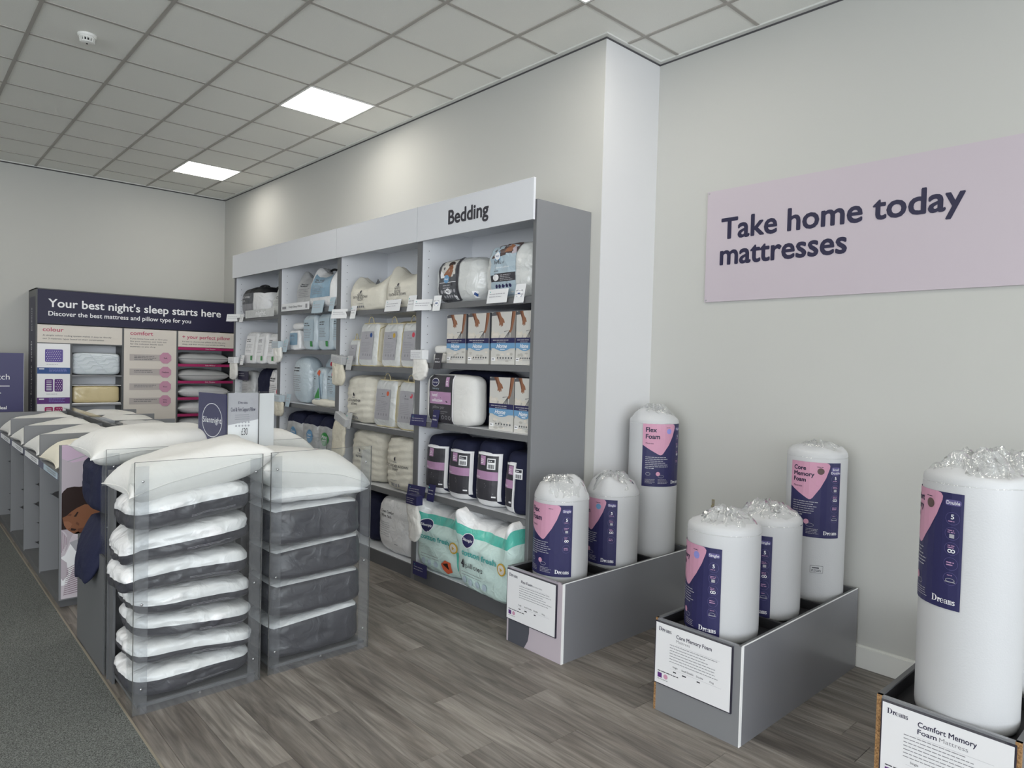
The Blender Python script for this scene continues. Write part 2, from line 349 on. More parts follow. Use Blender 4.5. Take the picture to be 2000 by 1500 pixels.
# ------------------------------------------------------------------ soft goods
class Soft:
    """rounded pack: local x across, y depth (front at 0), z up from 0"""
    def __init__(s, w, d, h, p=4.0, wr=.006, seed=0, deform=None, scale=9.0, cr=None, ph=None):
        s.w, s.d, s.h, s.p, s.wr, s.seed, s.df, s.sc = w, d, h, p, wr, seed, deform, scale; s.cr = wr*.8 if cr is None else cr; s.ph = ph or p
    def fin(s, P):
        if s.wr:
            q = Vector((P.x*s.sc+s.seed*7.3, P.y*s.sc, P.z*s.sc*1.3)); n = noise.noise(q)+.5*noise.noise(q*2.3)
            c = Vector((0, s.d/2, s.h/2)); dr = (P-c); dr.normalize(); g = abs(noise.noise(Vector((P.x*11+s.seed*3.7, P.y*11, P.z*17+2.1*noise.noise(q*.6)))))
            P = P+dr*(n*s.wr+(.22-g)*s.cr)
            if P.z < 0: P.z = 0
        if s.df: P = s.df(P, s)
        return P
    def surf(s, a, b, off):
        u = abs(2*a/s.w); v = abs(2*b/s.h-1); k = max(max(1-v**s.p, 0.0)**(s.ph/s.p)-u**s.ph, 0.0)**(1/s.ph)
        P = s.fin(Vector((a, s.d/2*(1-k), b))); P.y -= off; return tuple(P)
    def shell(s, n=14, part=None):
        """list of (vertices, faces) split by part(u, v, w)->key on unit cube"""
        V = []; idx = {}; F = {}
        g = [math.tan(math.radians(-45+90*i/n))*.55+(-1+2*i/n)*.45 for i in range(n+1)]
        def vid(c):
            k = tuple(round(x, 5) for x in c)
            if k not in idx:
                q = Vector(c); l = ((abs(q.x)**s.ph+abs(q.y)**s.ph)**(s.p/s.ph)+abs(q.z)**s.p)**(1/s.p); q /= l
                idx[k] = len(V); V.append(tuple(s.fin(Vector((q.x*s.w/2, (q.y+1)*s.d/2, (q.z+1)*s.h/2)))))
            return idx[k]
        for ax in range(3):
            for sg in (-1, 1):
                for i in range(n):
                    for j in range(n):
                        cs = []
                        for (di, dj) in ((0, 0), (1, 0), (1, 1), (0, 1)):
                            c = [0, 0, 0]; c[ax] = sg; c[(ax+1) % 3] = g[i+di]; c[(ax+2) % 3] = g[j+dj]; cs.append(c)
                        mid = [sum(c[k] for c in cs)/4 for k in range(3)]; key = part(*mid) if part else 0
                        f = tuple(vid(c) for c in cs); F.setdefault(key, []).append(f if sg > 0 else f[::-1])
        return V, F
    def build(s, name, mat, parent, n=14):
        n = max(n, 20); V, F = s.shell(n); b = MB(); b.v = V; b.f = F[0]; b.m = [0]*len(F[0])
        return b.build(name, mat, parent, smooth=True)
    def build_split(s, parent, part, spec, n=16):
        n = max(n, 22); V, F = s.shell(n, part)
        for key, (nm, mat) in spec.items():
            fs = F.get(key, []); used = sorted({i for f in fs for i in f}); mp = {o: i for i, o in enumerate(used)}
            b = MB(); b.v = [V[i] for i in used]; b.f = [tuple(mp[i] for i in f) for f in fs]; b.m = [0]*len(fs)
            b.build(nm, mat, parent, smooth=True)
    def print(s, da=.05, seed=1): return Print(s.surf, min(da, .03), base=.0045, seed=seed)

def pillow_mesh(w, d, h, seed=0, k=.10, deform=None, n=20, wr=.012):
    b = MB()
    def f(sg):
        def g(i, j):
            u, v = -1+2*i, -1+2*j; u = math.sin(u*math.pi/2)*.6+u*.4; v = math.sin(v*math.pi/2)*.6+v*.4
            x = u*w/2*(1-k*(1-v*v)*abs(u)); y = v*d/2*(1-k*(1-u*u)*abs(v)); e = max((1-u**4)*(1-v**4), 0)
            z = sg*h/2*e**.55
            q = Vector((x*6+seed*5.1, y*6, z*6+sg)); z += wr*noise.noise(q)*e**.3*(1.4 if sg > 0 else 1)
            # radiating gathers near the corners
            z += sg*.006*math.sin(14*math.atan2(v, u+1e-6))*abs(u*v)**1.5*e**.4
            P = Vector((x, y, z)); return tuple(deform(P) if deform else P)
        return g
    b.grid(f(1), n, n); b.grid(f(-1), n, n, flip=True)
    me = b.mesh('pillow'); bm = bmesh.new(); bm.from_mesh(me); bmesh.ops.remove_doubles(bm, verts=bm.verts, dist=1e-5)
    for fc in bm.faces: fc.smooth = True
    bm.to_mesh(me); bm.free()
    seam = []
    for t in range(80):
        s_ = t/20; e = int(s_); r = s_-e; u, v = [(-1+2*r, -1), (1, -1+2*r), (1-2*r, 1), (-1, 1-2*r)][e]
        uu, vv = math.sin(u*math.pi/2)*.6+u*.4, math.sin(v*math.pi/2)*.6+v*.4
        P = Vector((uu*w/2*(1-k*(1-vv*vv)*abs(uu)), vv*d/2*(1-k*(1-uu*uu)*abs(vv)), 0)); seam.append(deform(P) if deform else P)
    return me, seam
def make_pillow(name, label, w, d, h, loc, rot=(0, 0, 0), mat='white_cloth', seed=0, deform=None, cat='pillow', group=None, k=.10, n=20, seam_mat=None):
    t = thing(name, label, cat, loc, 0, group); t.rotation_euler = rot
    me, sm = pillow_mesh(w, d, h, seed, k, deform, n); me.materials.append(MATS[mat])
    link(bpy.data.objects.new('cover', me), t)
    MB().tube(sm, .0028, 5, closed=True).build('piping', seam_mat or mat, t, smooth=True)
    return t

# ------------------------------------------------------------------ the room
CEIL = 3.881; XW = 3.552; XR = 4.15; YB = 9.92; YC = 3.03; XL = SIDE_X; YF = WIN_Y
def in_view(x, y, z, m=0.12):
    v = Vector((x, y, z-1.685)); c = (v.dot(r_), v.dot(u_), v.dot(f_))
    return c[2] > .2 and abs(c[0]/c[2]*FPX/1000) < 1+m and abs(c[1]/c[2]*FPX/750) < 1+m

floor = tag(bpy.data.objects.new('floor', None), 'grey oak plank floor meeting dark grey carpet', kind='structure'); link(floor)
box('subfloor', 'grey_dark', floor, .845, XR+.1, YF, YB+.1, -.10, -.004)
box('carpet', 'carpet', floor, XL-.1, .838, YF, YB+.1, -.10, .004)
box('edge_strip', 'edge_metal', floor, .838, .847, YF, YB, -.02, .005)
rnd = random.Random(4)
PW = .183
joints = {0: 2.93, 2: 2.25, 3: 2.705, 5: 2.45, 4: 3.3, 1: 3.55, 6: 2.75, 7: 3.25, 8: 2.15}
plank_mesh = {}
def plank(x0, x1, y0, y1):
    k = (round(x1-x0, 3), round(y1-y0, 3))
    if k not in plank_mesh:
        w, l = k[0]/2-.0006, k[1]/2-.0006; c = .0012
        b = MB().add([(-w, -l, -.004), (w, -l, -.004), (w, l, -.004), (-w, l, -.004), (-w, -l, -c), (w, -l, -c), (w, l, -c), (-w, l, -c), (-w+c, -l+c, 0), (w-c, -l+c, 0), (w-c, l-c, 0), (-w+c, l-c, 0)],
            [(0, 1, 5, 4), (1, 2, 6, 5), (2, 3, 7, 6), (3, 0, 4, 7), (4, 5, 9, 8), (5, 6, 10, 9), (6, 7, 11, 10), (7, 4, 8, 11), (8, 9, 10, 11)])
        plank_mesh[k] = b.mesh('plank', 'wood')
    o = link(bpy.data.objects.new('plank', plank_mesh[k]), floor); o.location = ((x0+x1)/2, (y0+y1)/2, 0)
k = -4; x = 1.463-4*PW
while x < XR:
    x0, x1 = max(x, .847), min(x+PW, XR)
    if x1-x0 > .01:
        y = joints.get(k, rnd.uniform(1, 2.2))
        while y > -.6: y -= 1.22
        while y < YB:
            if y+1.22 > .4: plank(x0, x1, max(y, -.8), min(y+1.22, YB))
            y += 1.22
    x += PW; k += 1

def struct(name, mb, mat, label=None):
    return tag(mb.build(name, mat), label, kind='structure')
struct('wall_right', MB().box(XW, XR+.1, YC, YB+.1, -.1, CEIL+.35), 'wall', 'pale long wall and pillar behind the bedding shelves')
struct('wall_return', MB().box(XW, XR, YC-.005, YC, 0, CEIL-.014), 'wall_white', 'narrow white side of the pillar beside the shelves')
struct('wall_recess', MB().box(XR, XR+.1, YF, YC, -.1, CEIL+.35), 'wall', 'pale wall behind the rolled mattresses')
struct('wall_back', MB().box(XL, XW, YB, YB+.1, -.1, CEIL+.35), 'wall', 'pale end wall behind the sleep guide display')
struct('wall_left', MB().box(XL-.1, XL, YF-.1, YB+.1, -.1, WIN_Z0).box(XL-.1, XL, YF-.1, YB+.1, WIN_Z1, CEIL+.35).box(XL-.1, XL, YF-.1, SIDE_Y0, WIN_Z0, WIN_Z1).box(XL-.1, XL, SIDE_Y1, YB+.1, WIN_Z0, WIN_Z1), 'wall', 'far side wall of the shop')
wf = MB().box(XL, XR+.1, YF-.1, YF, -.1, WIN_Z0).box(XL, XR+.1, YF-.1, YF, WIN_Z1, CEIL+.35).box(XL, WIN_X0, YF-.1, YF, WIN_Z0, WIN_Z1).box(WIN_X1, XR+.1, YF-.1, YF, WIN_Z0, WIN_Z1)
struct('wall_front', wf, 'wall', 'shopfront wall with large windows')
win = tag(bpy.data.objects.new('window_1', None), 'large glazed shopfront window', kind='structure'); link(win)
n_p = 6
for i in range(n_p):
    a, b_ = WIN_X0+(WIN_X1-WIN_X0)*i/n_p, WIN_X0+(WIN_X1-WIN_X0)*(i+1)/n_p
    box('pane', 'window_glass', win, a+.03, b_-.03, YF-.06, YF-.05, WIN_Z0+.03, WIN_Z1-.03)
for i in range(n_p+1):
    a = WIN_X0+(WIN_X1-WIN_X0)*i/n_p; box('mullion', 'grey_dark', win, a-.03, a+.03, YF-.1, YF-.02, WIN_Z0, WIN_Z1)
for i, (a, b_) in enumerate(((WIN_Z0, WIN_Z0+.05), (WIN_Z1-.05, WIN_Z1))): box('rail', 'grey_dark', win, WIN_X0, WIN_X1, YF-.1, YF-.02, a, b_)
win = tag(bpy.data.objects.new('added_side_window', None), 'added unseen window run lighting the shelf fronts from the far side', kind='structure'); link(win)  # made-up glazing, there to let in more daylight from the side
for i in range(6):
    a, b_ = SIDE_Y0+(SIDE_Y1-SIDE_Y0)*i/6, SIDE_Y0+(SIDE_Y1-SIDE_Y0)*(i+1)/6
    box('pane', 'window_glass', win, XL-.06, XL-.05, a+.03, b_-.03, WIN_Z0+.03, WIN_Z1-.03)
for i in range(7):
    a = SIDE_Y0+(SIDE_Y1-SIDE_Y0)*i/6; box('mullion', 'grey_dark', win, XL-.1, XL-.02, a-.03, a+.03, WIN_Z0, WIN_Z1)
for (a, b_) in ((WIN_Z0, WIN_Z0+.05), (WIN_Z1-.05, WIN_Z1)): box('rail', 'grey_dark', win, XL-.1, XL-.02, SIDE_Y0, SIDE_Y1, a, b_)
struct('baseboard_right', MB().prism([(XR-.018, YF), (XR, YF), (XR, YC), (XR-.018, YC)], 0, .118).prism([(XR-.010, YF), (XR, YF), (XR, YC), (XR-.010, YC)], .118, .128), 'skirting')
struct('baseboard_pillar', MB().box(XW, XR-.018, YC-.018, YC, 0, .128), 'skirting')
struct('baseboard_back', MB().box(XL, XW, YB-.018, YB, 0, .128), 'skirting')

# suspended ceiling: tiles in a tee grid, perimeter angle, and a dark strip painted as shade above the walls
ceiling = tag(bpy.data.objects.new('ceiling', None), 'suspended ceiling of pale grey square tiles', kind='structure'); link(ceiling)
box('soffit', 'grey_dark', ceiling, XL, XR+.1, YF, YB+.1, CEIL+.3, CEIL+.35)
GX, GY, T = .7385, 5.251, .6
def cuts(o, lo, hi):
    c = [lo]; k = math.ceil((lo+.02-o)/T)
    while o+k*T < hi-.02: c.append(o+k*T); k += 1
    return c+[hi]
xs, ys = cuts(GX, XL, XR-.03), cuts(GY, YF, YB-.02)
LED = {(round(GX+T*(3+5*i), 3), round(GY+T*5*j, 3)) for i in range(-3, 1) for j in range(-3, 2)}
tile_mesh = {}; far_tiles = MB(); led_cells = []
def tile_m(w, l):
    k = (round(w, 3), round(l, 3))
    if k not in tile_mesh:
        a, c = w/2, l/2
        tile_mesh[k] = MB().box(-a, a, -c, c, 0, .015).mesh('ceiling_tile', 'tile')
    return tile_mesh[k]
for i in range(len(xs)-1):
    for j in range(len(ys)-1):
        x0, x1, y0, y1 = xs[i], xs[i+1], ys[j], ys[j+1]
        if (round(x0, 3), round(y0, 3)) in LED: led_cells.append((x0, x1, y0, y1)); continue
        pieces = [(x0, x1, y0, y1)]
        if x1 > XW-.03 and y1 > YC:
            pieces = []
            if x0 < XW-.03: pieces.append((x0, XW-.03, max(y0, y0), y1) if y0 >= YC-.03 else (x0, XW-.03, y0, y1))
            if y0 < YC-.03: pieces.append((max(x0, XW-.03), x1, y0, YC-.03))
        for (a0, a1, b0, b1) in pieces:
            if in_view((a0+a1)/2, (b0+b1)/2, CEIL):
                o = link(bpy.data.objects.new('ceiling_tile', tile_m(a1-a0, b1-b0)), ceiling); o.location = ((a0+a1)/2, (b0+b1)/2, CEIL+.006)
            else: far_tiles.box(a0, a1, b0, b1, CEIL+.006, CEIL+.02)
tag(far_tiles.build('ceiling_tiles_beyond', 'tile', ceiling), kind='stuff')
for x in xs[1:-1]:
    y1 = YB if x < XW else YC
    box('tee_bar', 'tee', ceiling, x-.012, x+.012, YF, y1, CEIL, CEIL+.03)
for y in ys[1:-1]:
    x1 = XR if y < YC else XW
    box('cross_tee', 'tee', ceiling, XL, x1, y-.012, y+.012, CEIL+.0015, CEIL+.03)
def angle(x0, x1, y0, y1): box('wall_angle', 'trim_white', ceiling, x0, x1, y0, y1, CEIL-.004, CEIL+.03)
angle(XW-.04, XW-.0045, YC-.04, YB-.02); angle(XW-.0045, XR-.0045, YC-.04, YC-.0095); angle(XR-.04, XR-.0045, YF, YC-.04); angle(XL, XW-.04, YB-.03, YB-.01)
for nm, a in (('trim_1', (XW-.004, XW, YC-.009, YB)), ('trim_2', (XW, XR, YC-.009, YC)), ('trim_3', (XR-.004, XR, YF, YC-.004)), ('trim_4', (XL, XW-.004, YB-.004, YB))):
    struct(nm, MB().box(*a, CEIL-.014, CEIL+.03), 'gap_shade_paint', 'dark strip painted as shade between ceiling and wall')  # solid strip whose dark colour stands in for shade in the gap
led_names = {(2.538, 5.251): 'square ceiling light panel over the middle of the bedding shelves', (2.538, 8.251): 'square ceiling light panel close to the end wall', (2.538, 2.251): 'square ceiling light panel in front of the pillar, cut by the picture edge'}
for (x0, x1, y0, y1) in led_cells:
    lb = next((v for q, v in led_names.items() if abs(q[0]-x0) < .01 and abs(q[1]-y0) < .01), 'square ceiling light panel over the open shop floor, out of view')
    t = thing('ceiling_light', lb, 'ceiling light', ((x0+x1)/2, (y0+y1)/2, CEIL), group='LED ceiling panels')
    MB().box(-.285, .285, -.285, .285, -.001, .010).build('diffuser', 'led', t)
    f = MB(); f.box(-.3, .3, -.3, -.285, -.004, .012); f.box(-.3, .3, .285, .3, -.004, .012); f.box(-.3, -.285, -.285, .285, -.004, .012); f.box(.285, .3, -.285, .285, -.004, .012)
    f.build('frame', 'led_frame', t)
t = thing('smoke_detector', 'round white smoke detector on a ceiling tile', 'smoke detector', (1.047, 5.582, CEIL+.006))
MB().lathe([(.058, 0), (.058, -.014), (.054, -.02)], 32).build('base', 'plastic_white', t, smooth=False)
MB().lathe([(.05, -.018), (.05, -.026), (.044, -.030), (.040, -.030)], 32).build('ring', 'plastic_white', t)
MB().lathe([(.036, -.028), (.036, -.048)], 24).build('chamber', 'black', t)
for k in range(14):
    w = 2*math.pi*k/14; fin = MB().box(.034, .046, -.003, .003, -.05, -.026).build('fin', 'plastic_white', t); fin.rotation_euler = (0, 0, w)
MB().lathe([(.040, -.046), (.038, -.053), (.020, -.058)], 24).build('cap', 'plastic_white', t)
MB().lathe([(.006, -.057), (.006, -.062)], 10).build('indicator', 'black', t)

# wall sign
t = thing('wall_sign', 'large pale pink wall sign reading Take home today mattresses', 'sign', (XR, 2.588, 2.142), FACE_W)
box('board', 'ink_pale_pink', t, 0, 2.95, -.012, 0, 0, .745)
p = Print(flat_front(-.012)); p.text('Take home today', .115, .415, 'ink_navy_dark', w=1.40, h=.137, bold=.024); p.text('mattresses', .112, .245, 'ink_navy_dark', w=.815, h=.137, bold=.024); p.build('lettering', t)
for a, b_ in ((.012, .012), (.012, .733)): MB().lathe([(.006, 0), (.005, .003)], 10).build('screw', 'metal', t).matrix_local = Matrix.Translation((a, -.012, b_)) @ Matrix.Rotation(math.pi/2, 4, 'X')
t = thing('wall_bracket', 'small tan metal bracket fixed low on the pale wall', 'bracket', (XR, 2.474, .745), FACE_W)
box('plate', 'bracket', t, -.010, .010, -.003, 0, 0, .062); box('hook', 'bracket', t, -.008, .012, -.014, -.003, .010, .022); box('slot', 'ink_shade', t, -.004, .004, -.0036, -.002, .034, .052)

# ------------------------------------------------------------------ bedding shelving, one bay per unit
XF = 3.036; BAYS = [3.12, 4.392, 5.655, 6.905, 8.14]
SHELF = [[2.121, 1.681, 1.233, .694], [2.115, 1.635, 1.136, .641], [2.172, 1.772, 1.240, .715], [2.140, 1.618, 1.135, .680]]
BAY_LABEL = ['grey shelving bay under the header reading Bedding', 'grey shelving bay stocked with cream bags under a blank header', 'grey shelving bay stocked with pale blue packs', 'grey shelving bay at the end beside the sleep guide display']
for bi in range(4):
    y0, y1 = BAYS[bi], BAYS[bi+1]; W = y1-y0
    t = thing('shelving_bay', BAY_LABEL[bi], 'shelving', (XF, y1, 0), FACE_W, 'bedding shelving bays')   # local x runs 0..W towards the pillar
    for (a, b_) in ((0, .026), (W-.026, W)):
        box('side_panel', 'white_board', t, a, b_, .012, .508, 0, 2.73)
        box('edge_band', 'grey_lip', t, a, b_, 0, .012, 0, 2.73)
    if bi == 0: box('end_panel', 'grey_board', t, W, W+.006, 0, .512, 0, 2.73)
    if bi == 3: box('end_panel', 'grey_board', t, -.006, 0, 0, .512, 0, 2.73)
    box('back_panel', 'white_board', t, .026, W-.026, .496, .506, .1, 2.72)
    box('top_panel', 'white_board', t, .026, W-.026, .012, .496, 2.70, 2.72)
    box('base_shelf', 'white_board', t, .026, W-.026, .010, .496, .085, .112)
    box('plinth', 'plinth', t, .026, W-.026, -.002, .010, 0, .108)
    for z in SHELF[bi]:
        s = box('shelf', 'white_board', t, .026, W-.026, .012, .496, z-.028, z)
        box('lip', 'grey_lip', s, .026, W-.026, -.002, .012, z-.042, z)
    hd = box('header_panel', 'header_board', t, .002, W-.002, -.028, -.010, 2.60, 2.86)
    box('edge_trim', 'edge_white', hd, .002, W-.002, -.029, -.009, 2.86, 2.862)
    for z in (2.63, 2.69): box('header_bracket', 'grey_board', t, .03, .06, -.010, .012, z, z+.03); box('header_bracket', 'grey_board', t, W-.06, W-.03, -.010, .012, z, z+.03)
    hp = MB()
    for (xx, sg) in ((.026, 1), (W-.026, -1)):
        for yy in (.07,):
            z = .3
            while z < 2.6:
                if all(abs(z-q) > .05 for q in SHELF[bi]):
                    pts = [(xx+sg*.0006, yy+.0035*math.cos(k*math.pi/3), z+.0035*math.sin(k*math.pi/3)) for k in range(6)]; hp.add(pts, [tuple(range(6))])
                z += .064
    tag(hp.build('shelf_pin_holes', 'dark_void', t), kind='stuff')
    if bi == 0:
        p = Print(flat_front(-.028)); p.text('Bedding', W/2-.02, 2.682, 'ink_dark', w=.44, h=.098, bold=.028, align='c'); p.build('lettering', hd)

# ---- goods on the shelves; every builder works in local space: x across, y depth (0 = front), z up
def spot(name, label, cat, yc, z, xin=.03, group=None, twist=0.0):
    return thing(name, label, cat, (XF+xin, yc, z+.001), FACE_W+twist, group)

def carton(label, yc, z, w, h, seed, tag_on=False, d=.30):
    t = spot('pillow_carton', label, 'carton', yc, z, .05, 'photo-printed pillow cartons'); x0 = -w/2
    box('box', 'ink_photo', t, x0, -x0, 0, d, 0, h, bevel=.003)
    U = lambda u, v: (x0+u*w, v*h); p = Print(flat_front(0), seed=seed); P = lambda pts, m, l=1: p.poly([U(*q) for q in pts], m, l)
    p.rect(x0, .5*h, -x0, h, 'ink_photo', 0); P([(.80, .5), (1, .5), (1, 1), (.86, 1)], 'ink_shade', 0.5)
    P([(0, .93), (.22, .935), (.24, .97), (.2, 1), (.1, 1), (0, .98)], 'ink_slate', .6); P([(0, 1), (.18, 1), (.1, .965), (0, .955)], 'ink_photo2', .5)
    P([(.17, 1), (.36, 1), (.40, .93), (.44, .90), (.52, .86), (.56, .80), (.54, .785), (.50, .80), (.49, .735), (.46, .73), (.45, .765), (.43, .722), (.40, .722), (.39, .76), (.355, .735), (.33, .745), (.335, .80), (.30, .86), (.24, .93)], 'ink_skin', 1)
    P([(.17, 1), (.27, 1), (.33, .90), (.36, .80), (.335, .80), (.30, .86), (.24, .93)], 'ink_skin_dark', 1.5)
    P([(.86, 1), (1, 1), (1, .95), (.95, .82), (.91, .72), (.88, .66), (.82, .60), (.77, .61), (.75, .645), (.79, .66), (.81, .72), (.83, .83)], 'ink_skin', 1); P([(.86, 1), (.91, 1), (.87, .82), (.83, .68), (.79, .66), (.81, .72), (.83, .83)], 'ink_skin_dark', 1.5)
    P([(0, .5), (.72, .5), (.62, .55), (.50, .60), (.40, .57), (.30, .625), (.16, .60), (.08, .645), (0, .62)], 'ink_warm', .8)
    P([(.06, .56), (.26, .55), (.30, .575), (.24, .60), (.10, .60)], 'ink_beige', 1.1); P([(.30, .5), (.34, .56), (.40, .555), (.38, .5)], 'ink_photo2', 1.1)
    for k in range(5): P([(.55+.05*k, .5), (.58+.05*k, .5), (.77, .635), (.76, .64)], 'ink_shade' if k % 2 else 'ink_slate', 1.2)
    P([(.55, .62), (.74, .64), (.74, .645), (.55, .632)], 'ink_slate', 1.2)
    p.rect(x0, .405*h, -x0, .505*h, 'ink_navy', 1.6); p.lines(x0+.08*w, .455*h, .84*w, 1, .03, .016*h, 'ink_mid', 2.2); p.lines(x0+.25*w, .42*h, .5*w, 1, .03, .012*h, 'ink_mid', 2.2)
    P([(0, .31), (.14, .31), (.25, .285), (.38, .265), (.55, .26), (.68, .275), (.8, .305), (1, .31), (1, .41), (0, .41)], 'ink_lightblue', 1.8)
    p.text('Home', x0+.24*w, .315*h, 'ink_white', w=.44*w, h=.075*h, layer=2.4, bold=.02, shear=.35); p.lines(x0+.40*w, .283*h, .24*w, 1, .02, .013*h, 'ink_white', 2.4, words=False)
    p.rect(x0, 0, -x0, .26*h, 'ink_photo', .4)
    rn = random.Random(seed)
    for k in range(9): p.disc(x0+rn.uniform(.1, .9)*w, rn.uniform(.04, .24)*h, rn.uniform(.05, .10)*w, 'ink_beige' if k % 2 else 'ink_photo2', .6+.04*k, 10, ry=rn.uniform(.012, .03)*h)
    for k in range(6): p.disc(x0+(.30+.115*k)*w, .125*h, .032*w, 'ink_slate', 2, 10, ry=.018*h)
    p.rect(x0+.03*w, .07*h, x0+.20*w, .13*h, 'ink_white', 1.9); p.lines(x0+.05*w, .095*h, .12*w, 1, .02, .016*h, 'ink_slate', 2.3); p.lines(x0+.28*w, .085*h, .66*w, 1, .02, .008*h, 'ink_mid', 2)
    p.build('front_print', t)
    q = Print(lambda a, b, o: (w/2+o, a, b)); q.rect(0, 0, d, h, 'ink_photo2', 0); q.rect(0, .5*h, d, h, 'ink_slate', .5); q.rect(0, .405*h, d, .505*h, 'ink_navy', 1); q.rect(0, .28*h, d, .41*h, 'ink_lightblue', 1); q.build('side_print', t)
    r = Print(lambda a, b, o: (a, b, h+o)); r.rect(x0, 0, -x0, d, 'ink_navy', 0); r.build('top_print', t)
    return t
SH1 = SHELF[0]
for k, (yc, w) in enumerate(((3.975, .222), (3.722, .232), (3.462, .240), (3.245, .176))):
    carton('Home carton with a photo of hands on bedding, '+('first', 'second', 'third', 'fourth')[k]+' along the second shelf', yc, SH1[1], w, .355, 11+k)
for k, (yc, w) in enumerate(((3.462, .245), (3.238, .185))):
    carton('Home carton with a photo of hands, third shelf, '+('beside the navy bag', 'against the grey end panel')[k], yc, SH1[2], w, .362, 21+k)

def bag_handle(parent, x, z, w=.07, h=.05, y=.1, mat='cream_edge', r=.004):
    pts = [(x-w/2+w*k/12, y, z+h*math.sin(math.pi*k/12)**.6) for k in range(13)]
    return MB().tube(pts, r, 5).build('handle', mat, parent, smooth=True)

t = spot('navy_storage_bag', 'dark navy bag behind the Home cartons on the second shelf', 'bag', 3.46, SH1[1], .37); s = Soft(.62, .12, .40, 5, .006, 14); s.build('bag', 'navy_cloth', t, 14)
t = spot('navy_storage_bag', 'dark bag at the back of the blue bay third shelf', 'bag', 5.88, SHELF[2][2], .31); s = Soft(.40, .16, .48, 4, .008, 15); s.build('bag', 'navy_cloth', t, 14)
t = spot('navy_storage_bag', 'black bag behind the white packs on the blue bay top shelf', 'bag', 6.05, SHELF[2][0], .30); s = Soft(.70, .18, .42, 4, .008, 16); s.build('bag', 'black', t, 14)
# top shelf of the Bedding bay: two pillows in clear bags with sleeves
def roll_off(P, s): return P
t = spot('bagged_pillow', 'clear-bagged white pillow with dark sleeve and photo of a sleeper', 'pillow pack', 3.985, SH1[0], .02)
s = Soft(.60, .34, .335, 3.2, .010, 3); s.build('pillow', 'clear_bag', t, 18)
p = s.print(.03); 
p.rect(-.19, .02, .06, .32, 'ink_charcoal', 0); p.rect(-.165, .012, .035, .325, 'ink_slate', 1); p.rect(-.15, .185, .02, .315, 'ink_photo', 2)
p.poly([(-.12, .19), (-.02, .19), (-.01, .25), (-.05, .27), (-.09, .23)], 'ink_skin', 3); p.disc(-.04, .285, .035, 'ink_hair', 3, 12, ry=.022); p.disc(-.035, .262, .024, 'ink_face', 4, 12, ry=.018); p.poly([(-.15, .185), (-.09, .185), (-.12, .22), (-.15, .24)], 'ink_white', 3)
p.disc(-.075, .175, .03, 'ink_lightblue', 5, 16); p.text('Sealy', -.075, .168, 'ink_white', w=.042, layer=6, align='c', bold=.01, shear=.2)
p.rect(-.165, .148, .035, .152, 'ink_white', 4); p.lines(-.12, .125, .11, 2, .018, .007, 'ink_mid', 4)
for k in range(5): p.disc(-.14+.037*k, .085, .014, 'ink_mid', 4, 10)
p.disc(-.065, .083, .03, 'ink_white', 5, 14, ry=.022); p.lines(-.085, .083, .04, 1, .01, .007, 'ink_slate', 6)
for k in range(5): p.disc(-.12+.03*k, .048, .011, 'ink_mid', 4, 8)
p.rect(0, .022, .03, .05, 'ink_white', 5); p.lines(.004, .035, .02, 2, .008, .003, 'ink_dark', 6); p.rect(.19, .03, .235, .075, 'ink_white', 1); p.disc(.212, .052, .016, 'ink_blue', 2, 4)
p.build('sleeve', t, 'dark printed paper sleeve'); bag_handle(t, -.08, .318, .12, .03, .16, 'black', .006)
t = spot('bagged_pillow', 'clear-bagged white pillow with pale blue sleeve beside the end panel', 'pillow pack', 3.415, SH1[0], .015)
s = Soft(.535, .36, .385, 3.6, .012, 8); s.build('pillow', 'clear_bag', t, 18)
p = s.print(.03); p.rect(-.155, .02, .10, .355, 'ink_sky', 0); p.poly([(-.14, .27), (.10, .30), (.13, .355), (.10, .375), (-.08, .372), (-.13, .33)], 'ink_brown', 1)
p.poly([(-.13, .285), (-.09, .30), (-.04, .35), (-.07, .36), (-.12, .32)], 'ink_sky', 2); p.poly([(-.01, .30), (.05, .31), (.07, .35), (.01, .36)], 'ink_skin', 2); p.poly([(.05, .29), (.10, .30), (.08, .36), (.06, .33)], 'ink_pale_pink', 3)
p.disc(-.075, .285, .036, 'ink_lightblue', 4, 4, t0=.785); p.disc(-.075, .285, .026, 'ink_white', 5, 14); p.text('Sealy', -.075, .279, 'ink_blue', w=.036, layer=6, align='c', shear=.2)
p.text('Airflow', -.12, .235, 'ink_slate', w=.10, h=.026, layer=2, bold=.005); p.text('support pillow', -.12, .205, 'ink_white', w=.16, h=.012, layer=2); p.lines(-.12, .185, .07, 1, .01, .004, 'ink_slate', 2)
p.rect(-.155, .115, .10, .17, 'ink_charcoal', 2); p.disc(-.095, .143, .036, 'ink_white', 3, 14, ry=.022); p.lines(-.045, .155, .13, 4, .011, .004, 'ink_mid', 3)
for k in range(5): p.disc(-.09+.034*k, .085, .013, 'ink_navy', 2, 12)
for k in range(2): p.disc(-.10+.034*k, .045, .013, 'ink_navy', 2, 12)
p.build('sleeve', t, 'pale blue printed sleeve'); bag_handle(t, .12, .375, .10, .035, .20, 'black', .007)

